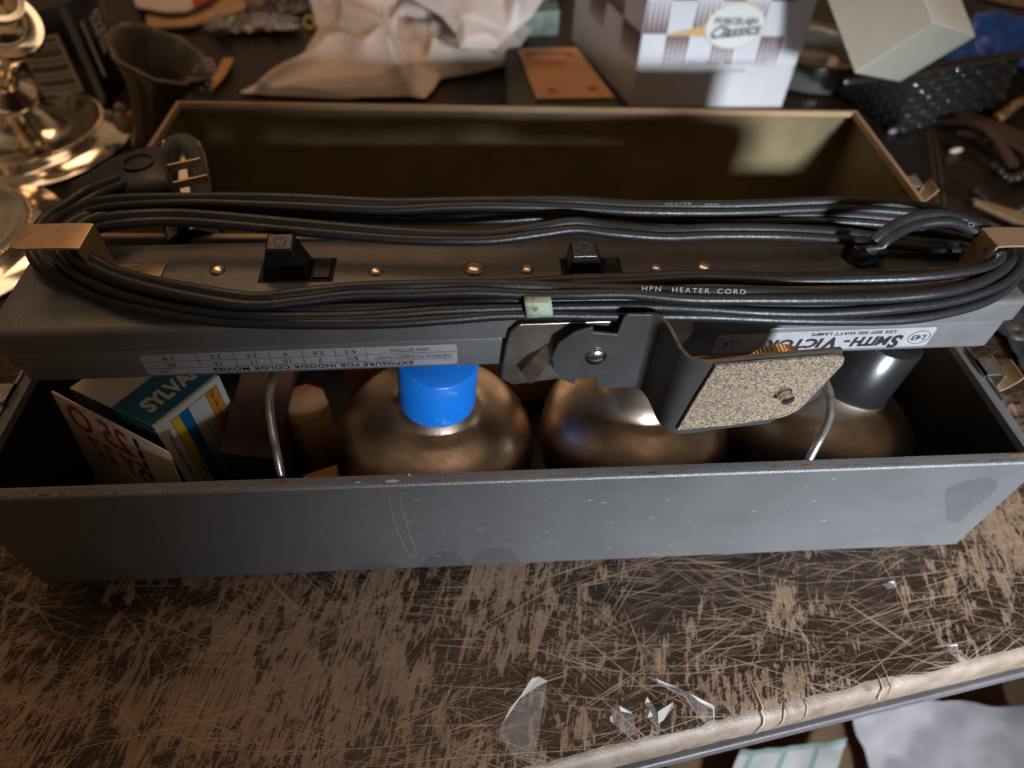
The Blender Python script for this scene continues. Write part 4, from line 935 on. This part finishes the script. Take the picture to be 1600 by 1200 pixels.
# ribbon and badge
(bu, bz) = pz(1148, 40); ra, rb = pz(1190, 40)[0]-bu, pz(1148, 10)[1]-bz
quad(bm, [FP(cw+u0_, zrow-.0005, .0008), FP(fw*.52, bz-.012, .0008), FP(fw*.52, bz+.006, .0008), FP(cw+u0_, zrow+.0003, .0008)], 1)
quad(bm, [FP(fw*.70, bz-.010, .0008), FP(u0_+5*cw, zrow-.0003, .0008), FP(u0_+5*cw, zrow+.0005, .0008), FP(fw*.70, bz+.006, .0008)], 1)
for e, k, mi in ((.0010, 1.0, 1), (.0013, .96, 2)):
    bm.faces.new([bm.verts.new(FP(bu+ra*1.12*k*math.cos(a), bz+rb*1.25*k*math.sin(a), e)) for a in [2*math.pi*i/40 for i in range(40)]]).material_index = mi
fr = plane_frame(FP(bu, bz+rb*.25, .0017), qu, V((0, 0, 1))); text(bm, 'PORCELAIN', .0085, fr, 4, bold=.0005)
fr = plane_frame(FP(bu, bz-rb*.28, .0017), qu+V((0, 0, .10)), V((0, 0, 1))); text(bm, 'Classics', .0165, fr, 5, bold=.0004, shear=.45)
pu, pv = pz(1130, 98); text(bm, 'CERAMIC PRODUCT', .0078, plane_frame(FP(pu, pv, .0008), qu+V((0, 0, .03)), V((0, 0, 1))), 4, space=1.35); pu, pv = pz(1130, 111); text(bm, 'COLLECTION', .0062, plane_frame(FP(pu, pv, .0008), qu+V((0, 0, .03)), V((0, 0, 1))), 4, space=1.3)
obj('front_print', bm, [M_brownp, M_goldp, mat('badge_white', (.68, .70, .66), .5), mat('band_white', (.62, .62, .64), .45), mat('print_grey', (.20, .18, .18), .5), M_ink], gb, smooth=False, recalc=False)
bm = B(); sn = V((su.y, -su.x, 0)); sn = sn if sn.x < 0 else -sn
def SP(u, z, e=.0006): return q0+su*u+V((0, 0, z))+sn*e
for r_ in range(-1, 3):
    for c_ in range(0, 4):
        if (c_+r_) % 2 == 0: continue
        uu = c_*sl*.25; spikes((uu, zrow+r_*rh), sl*.25, rh, lambda u, z: SP(min(max(u, .001), sl-.001), min(z, bh-.001)), r_ == -1)
obj('side_print', bm, M_brownp, gb, smooth=False, recalc=False)

# glass ashtray
gc = at(1262, 128, 0); bm = B()
lathe(bm, [(.045, .001), (.060, .004), (.066, .030), (.066, .034), (.062, .036), (.055, .032), (.048, .012), (0, .009)], Matrix.Translation(gc+V((.004, .02, 0))), 48)
obj('glass_dish', bm, mat('smoked_glass', (.10, .10, .09), .08, spec=.8, coat=.5), loc=tuple(gc), label='dark round glass dish with brass rim beside the white printed box', cat='dish', ang=50)
bm = B(); tube(bm, [tuple(gc+V((.004+.0645*math.cos(a), .02+.0645*math.sin(a), .0365))) for a in [2*math.pi*k/60 for k in range(61)]], circ(.0010, 6)); o = obj('brass_rim', bm, mat('rim_brass', (.6, .42, .18), .3, 1), parent=bpy.data.objects['glass_dish'])

# woven black basket
M_bask = mat('black_weave', (.020, .022, .022), .16, coat=.7)
K = at(1405, 210, .001); Kt = at(1428, 116, .070); Rr = at(1562, 166, .001); Rt = at(1596, 86, .070); Lb = at(1310, 150, .001); Lt = at(1322, 128, .070)
bk = thing('woven_basket', 'shiny black woven basket under the tilted cream box', 'basket', tuple(K))
def weave(bm, a, b, c, d, nu, nv, amp):
    nrm = (b-a).cross(d-a).normalized(); sub = 4; g = []
    for j in range(nv*sub+1):
        row = []
        for i in range(nu*sub+1):
            u, v = i/(nu*sub), j/(nv*sub); p = (a*(1-u)+b*u)*(1-v)+(d*(1-u)+c*u)*v
            ci, cj = int(min(u*nu, nu-.001)), int(min(v*nv, nv-.001)); fu, fv = u*nu-ci, v*nv-cj
            h = math.sin(math.pi*fu)*abs(math.sin(math.pi*fv))**.5 if (ci+cj) % 2 == 0 else .45*abs(math.sin(math.pi*fv))*math.sin(math.pi*fu)**.5
            jit = .25*noise.noise(V((ci*1.7, cj*2.3, 1)))
            row.append(bm.verts.new(p+nrm*amp*(h*(1+jit))+V((0, 0, amp*.5*noise.noise(p*60)))))
        g.append(row)
    for j in range(nv*sub):
        for i in range(nu*sub): bm.faces.new((g[j][i], g[j][i+1], g[j+1][i+1], g[j+1][i]))
bm = B(); weave(bm, K, Rr, Rt, Kt, 14, 8, .0055); weave(bm, Lb, K, Kt, Lt, 10, 8, .003)
bb, bt_ = Lb+Rr-K, Lt+Rt-Kt
weave(bm, Rr, bb, bt_, Rt, 10, 8, .003); quad(bm, [K, Rr, bb, Lb])
o = obj('woven_wall', bm, M_bask, bk, recalc=False, ang=60); 
bm = B(); tube(bm, crom([tuple(p) for p in (Kt, Rt, bt_, Lt, Kt)], .006), circ(.0032, 8)); obj('basket_rim', bm, mat('rim_dark', (.022, .017, .013), .35, bump=.6, bscale=300), bk)
bm = B(); quad(bm, [Kt*.5+K*.5, Rt*.5+Rr*.5, bt_*.5+bb*.5, Lt*.5+Lb*.5]); obj('basket_black_sheet', bm, M_void, bk)  # flat black sheet across the basket at half height
# tilted cream box
c0 = at(1460, 35, .150); o_ = CAMLOC; r0 = (c0-o_).length
def rayp(x, y, s): d_ = (rot @ V(((x-800)/FPX, (600-y)/FPX, -1))).normalized(); return o_+d_*r0*s
a_ = rayp(1335, 115, 1.0275)-c0; b_v = rayp(1525, 57, 1.1207)-c0; c_v = V((-.262, .790, .554))*.11
bm = B(); hexa(bm, [c0, c0+a_, c0+a_+c_v, c0+c_v], [c0+b_v, c0+a_+b_v, c0+a_+b_v+c_v, c0+b_v+c_v])
pbox = obj('plain_box', bm, mat('cream_board', (.50, .47, .39), .6, var=.05, vscale=20, bump=.1), loc=tuple(c0+a_), label='plain cream cardboard box tilted on the black woven basket', cat='box', bevel=.0012)
# blue bag
bm = B(); crumple_sheet(bm, at(1580, 95, .03), (.20, .04, 0), (.0, .11, .02), 34, 26, .035, 5, 14, .1)
obj('blue_bag', bm, mat('blue_plastic_bag', (.02, .10, .42), .3, var=.3), loc=tuple(at(1580, 100, 0)), label='crumpled bright blue plastic bag behind the woven basket', cat='bag', ang=180)
# patterned plate beyond
bm = B(); lathe(bm, [(.05, .002), (.07, .004), (.125, .022), (.128, .024), (.124, .025), (.072, .008), (0, .007)], Matrix.Translation(at(1545, 40, 0)+V((.02, .03, .03))), 64)
obj('brown_plate', bm, mat('plate_glaze', (.10, .065, .035), .35, col2=(.28, .19, .12), vscale=22, sharp=(.42, .55)), loc=tuple(at(1545, 45, 0)), label='brown patterned pottery plate at the top right corner', cat='plate', ang=50)
# brown leather straps and beads at the right
M_lea = mat('brown_leather', (.055, .026, .016), .5, var=.3, vscale=60, bump=.4, bscale=200)
for k, (a, b, w) in enumerate((((1480, 175), (1640, 245), .010), ((1500, 205), (1650, 275), .008), ((1470, 190), (1585, 262), .006))):
    bm = B(); A, Bq = at(*a, .008), at(*b, .008); m = (A+Bq)/2+V((0, 0, .006*(k+1)))
    tube(bm, crom([tuple(A), tuple(m), tuple(Bq)], .004), [(-w, -.002), (w, -.002), (w*.8, .003), (-w*.8, .003)])
    obj('leather_strap', bm, M_lea, loc=tuple(A), label=('brown leather strap nearest the basket foot', 'brown leather strap running off the right edge of the picture', 'narrow brown leather strap lying between two wider straps')[k], cat='strap', group='leather straps at the right', bevel=.001)
M_bead = [mat('bead_amber', (.42, .17, .03), .25), mat('bead_tan', (.40, .26, .16), .4), mat('bead_dark', (.02, .015, .014), .25)]
def strand(pts, r_, n, mi, label, z=.006):
    bm = B(); P = crom([tuple(at(x, y, z)) for x, y in pts], .001); step = max(1, len(P)//n)
    for i in range(0, len(P), step):
        p = P[i]; n0 = len(bm.faces); bmesh.ops.create_icosphere(bm, subdivisions=2, radius=r_*rnd(.8, 1.1), matrix=Matrix.Translation(V(p[:3])+V((0, 0, rnd(0, .002))))); bm.faces.ensure_lookup_table()
        for f_ in bm.faces[n0:]: f_.material_index = mi if mi >= 0 else random.randrange(3)
    obj('bead_necklace', bm, M_bead, loc=tuple(P[0][:3]), label=label, cat='necklace', group='bead necklaces at the right')
strand([(1560, 185), (1600, 160), (1640, 180)], .006, 14, -1, 'mixed amber bead necklace beside the blue bag')
strand([(1520, 300), (1548, 322), (1590, 330), (1640, 300)], .0045, 26, 2, 'dark bead necklace lowest at the right edge')
strand([(1550, 262), (1580, 280), (1620, 262), (1650, 240)], .005, 20, 2, 'dark bead necklace tangled below the leather straps')
strand([(1540, 215), (1575, 208), (1605, 225)], .004, 14, 1, 'tan bead necklace lying on the straps')
for px, py, l, w, m_, lab in ((1494, 235, .009, .003, M_card, 'tiny pale wood chip on the dark table right of the lid'), (1582, 257, .007, .006, M_card, 'small cream shell at the right beneath the straps'), (1395, 205, .006, .003, M_white, 'small white pebble at the foot of the basket')):
    bm = B(); bmesh.ops.create_icosphere(bm, subdivisions=2, radius=1, matrix=Matrix.Translation(at(px, py, .003)) @ Matrix.Rotation(.3, 4, 'Z') @ Matrix.Diagonal((l, w, .003, 1)))
    obj('table_crumb', bm, m_, loc=tuple(at(px, py, 0)), label=lab, cat='chip', group='crumbs on the table')
bm = B(); a = at(1520, 322, .012); b = at(1600, 352, .012); s = (b-a).normalized(); w = V((-s.y, s.x, 0))*.012
P = [a, a+w*.6-s*.004, b+w*1.2, b+s*.03, b+s*.03-w*.6, b-w*.5]; prism(bm, P, (0, 0, .004)); obj('brass_tray', bm, M_tin, loc=tuple(a), label='small brass tray edge right of the coiled cord', cat='tray', bevel=.001)
# dark clutter right of the case
bm = B(); lathe(bm, [(.0075, 0), (.0075, .002), (.004, .002), (.004, 0)], Matrix.Translation(at(1588, 521, .02)), 24, cap=False); obj('metal_washer', bm, M_tin2, loc=tuple(at(1588, 521, .02)), label='metal washer lying in the dark clutter right of the case', cat='washer')
bm = B(); crumple_sheet(bm, at(1640, 500, .0), (.12, 0, 0), (0, .18, 0), 24, 30, .02, 12, 30, .1); obj('black_rag', bm, mat('black_rag', (.012, .011, .010), .8), loc=tuple(at(1640, 500, 0)), label='black crumpled rag on the table against the right end of the case', cat='rag', ang=180)

# cardboard and wrappers at top left
ct = thing('flat_cardboard', 'flat tan cardboard sheet at the top left', 'cardboard', tuple(at(300, 20, 0)))
bm = B(); P = [at(232, 48, .004), at(300, 44, .004), at(425, 5, .004), at(560, -80, .004), at(215, -80, .004)]; prism(bm, P, (0, 0, .004)); obj('sheet', bm, M_tan, ct, bevel=.0006)
bm = B(); P = [at(214, 14, .014), at(262, 22, .014), at(292, 20, .014), at(345, -8, .014), at(330, -80, .014), at(180, -80, .014)]; prism(bm, P, (0, 0, .003))
obj('white_carton_lid', bm, mat('lid_white', (.6, .53, .5), .6), loc=tuple(at(280, 5, .01)), label='white card with a red wedge lying on the tan cardboard', cat='card', bevel=.0005)
bm = B(); prism(bm, [at(300, 3, .0175), at(303, 12, .0175), at(330, 0, .0175), at(345, -30, .0175), at(310, -20, .0175)], (0, 0, .0002)); o = obj('red_wedge', bm, M_red, parent=bpy.data.objects['white_carton_lid'])
wr_m = mat('clear_wrapper', (.22, .19, .16), .2, var=.4, vscale=60, coat=.5)
for k, (px, py, w, h, lab) in enumerate(((395, 45, .11, .05, 'crumpled cellophane wrapper between the cardboard and the cloth'), (440, 15, .09, .05, 'crumpled dark wrapper touching the left side of the cloth'), (455, -25, .10, .05, 'crumpled wrapper at the top edge beside the cloth'))):
    bm = B(); crumple_sheet(bm, at(px, py, .002), (w, .02, 0), (-.01, h, 0), 26, 16, .018, 20+k, 45, .25); obj('wrapper', bm, (wr_m, mat('dark_wrapper', (.04, .03, .035), .3, col2=(.16, .12, .09), vscale=50, sharp=(.5, .6)), wr_m)[k], loc=tuple(at(px, py, 0)), label=lab, cat='wrapper', group='wrappers at the top left', smooth=False)
bm = B(); lathe(bm, [(.008, 0), (.009, .002), (.008, .004), (.005, .004), (.005, 0)], frame(at(484, 35, .010), (.1, -1, .5)), 20, cap=False); obj('gold_ring', bm, mat('ring_gold', (.7, .42, .12), .25, 1), loc=tuple(at(484, 38, .01)), label='small gold ring with dark centre beside the cloth', cat='ring')
bm = B(); bmesh.ops.create_icosphere(bm, subdivisions=3, radius=.014, matrix=Matrix.Translation(at(200, 52, .008)) @ Matrix.Diagonal((1, .8, .8, 1))); obj('white_ball', bm, mat('ball_white', (.35, .35, .31), .5), loc=tuple(at(200, 52, 0)), label='small off-white ball behind the rim of the flared vase', cat='ball')
bm = B(); P = crom([tuple(at(*p, .006)) for p in ((322, 140), (338, 125), (350, 108), (357, 92))], .003); tube(bm, P, [(-.006, -.001), (.006, -.001), (.006, .001), (-.006, .001)]); obj('wood_shaving', bm, mat('shaving', (.50, .24, .09), .6), loc=tuple(at(335, 120, 0)), label='curved orange wood shaving right of the vase rim', cat='shaving')

# ------------------------------------------------------------------ scraps of clear tape on the table front
M_tape = bpy.data.materials.new('clear_tape'); M_tape.use_nodes = True; tb = M_tape.node_tree.nodes['Principled BSDF']
tb.inputs['Base Color'].default_value = (.75, .76, .78, 1); tb.inputs['Roughness'].default_value = .15; tb.inputs['Alpha'].default_value = .12; tb.inputs['Specular IOR Level'].default_value = .8
M_tapew = mat('tape_fold', (.62, .63, .62), .3, alpha=.75)
def scrap(px, folds, label, lift=.0006):
    bm = B(); P = [at(x, y, .0007) for x, y in px]
    c = sum(P, V())/len(P); vc = bm.verts.new(c+V((0, 0, lift))); vs = [bm.verts.new(p+V((0, 0, rnd(0, .0006)))) for p in P]
    for k in range(len(vs)): bm.faces.new((vs[k], vs[(k+1) % len(vs)], vc))
    for fd in folds:
        n0 = [bm.verts.new(at(x, y, .0016+rnd(0, .0012))) for x, y in fd]; bm.faces.new(n0).material_index = 1
    obj('tape_scrap', bm, [M_tape, M_tapew], loc=tuple(P[0]), label=label, cat='tape scrap', group='clear tape scraps on the table', smooth=False)
scrap([(832, 1060), (856, 1063), (852, 1082), (842, 1150), (835, 1196), (800, 1180), (779, 1144), (800, 1112)], [[(831, 1060), (842, 1057), (856, 1064), (838, 1074), (812, 1092), (790, 1125), (779, 1144), (796, 1108), (815, 1085)]], 'long strip of clear tape with a white folded edge at the table front')
scrap([(955, 1120), (968, 1103), (988, 1112), (996, 1150), (980, 1148), (962, 1132)], [[(968, 1103), (985, 1111), (988, 1115), (970, 1111)], [(953, 1118), (957, 1120), (958, 1130), (954, 1127)]], 'small clear tape scrap just right of the long tape strip')
scrap([(1010, 1115), (1012, 1090), (1030, 1115), (1050, 1098), (1032, 1130), (1030, 1148)], [[(1029, 1131), (1028, 1112), (1052, 1097), (1053, 1104), (1037, 1125)], [(1007, 1100), (1011, 1089), (1016, 1097), (1010, 1104)], [(1011, 1122), (1016, 1110), (1020, 1119)], [(1017, 1139), (1031, 1145), (1029, 1149), (1020, 1143)]], 'clear tape scrap with bright white corner flaps')
scrap([(1008, 1056), (1030, 1062), (1062, 1076), (1085, 1085), (1116, 1105), (1115, 1142), (1090, 1120), (1070, 1085), (1040, 1075)], [[(1025, 1061), (1059, 1073), (1059, 1076), (1030, 1066)], [(1078, 1084), (1116, 1103), (1116, 1132), (1114, 1108), (1095, 1098)]], 'clear tape scrap with a pointed tip nearest the pale table edge')
scrap([(1378, 912), (1398, 908), (1402, 916), (1386, 922)], [[(1388, 909), (1398, 908), (1396, 912)]], 'tiny clear tape scrap below the right corner of the case')
scrap([(1480, 1010), (1497, 1008), (1492, 1016), (1515, 1035), (1505, 1040), (1487, 1025)], [[(1480, 1009), (1496, 1007), (1496, 1009)]], 'clear tape scrap near the right end of the table edge')

for o in bpy.data.objects:
    if '_o' in o.keys(): del o['_o']
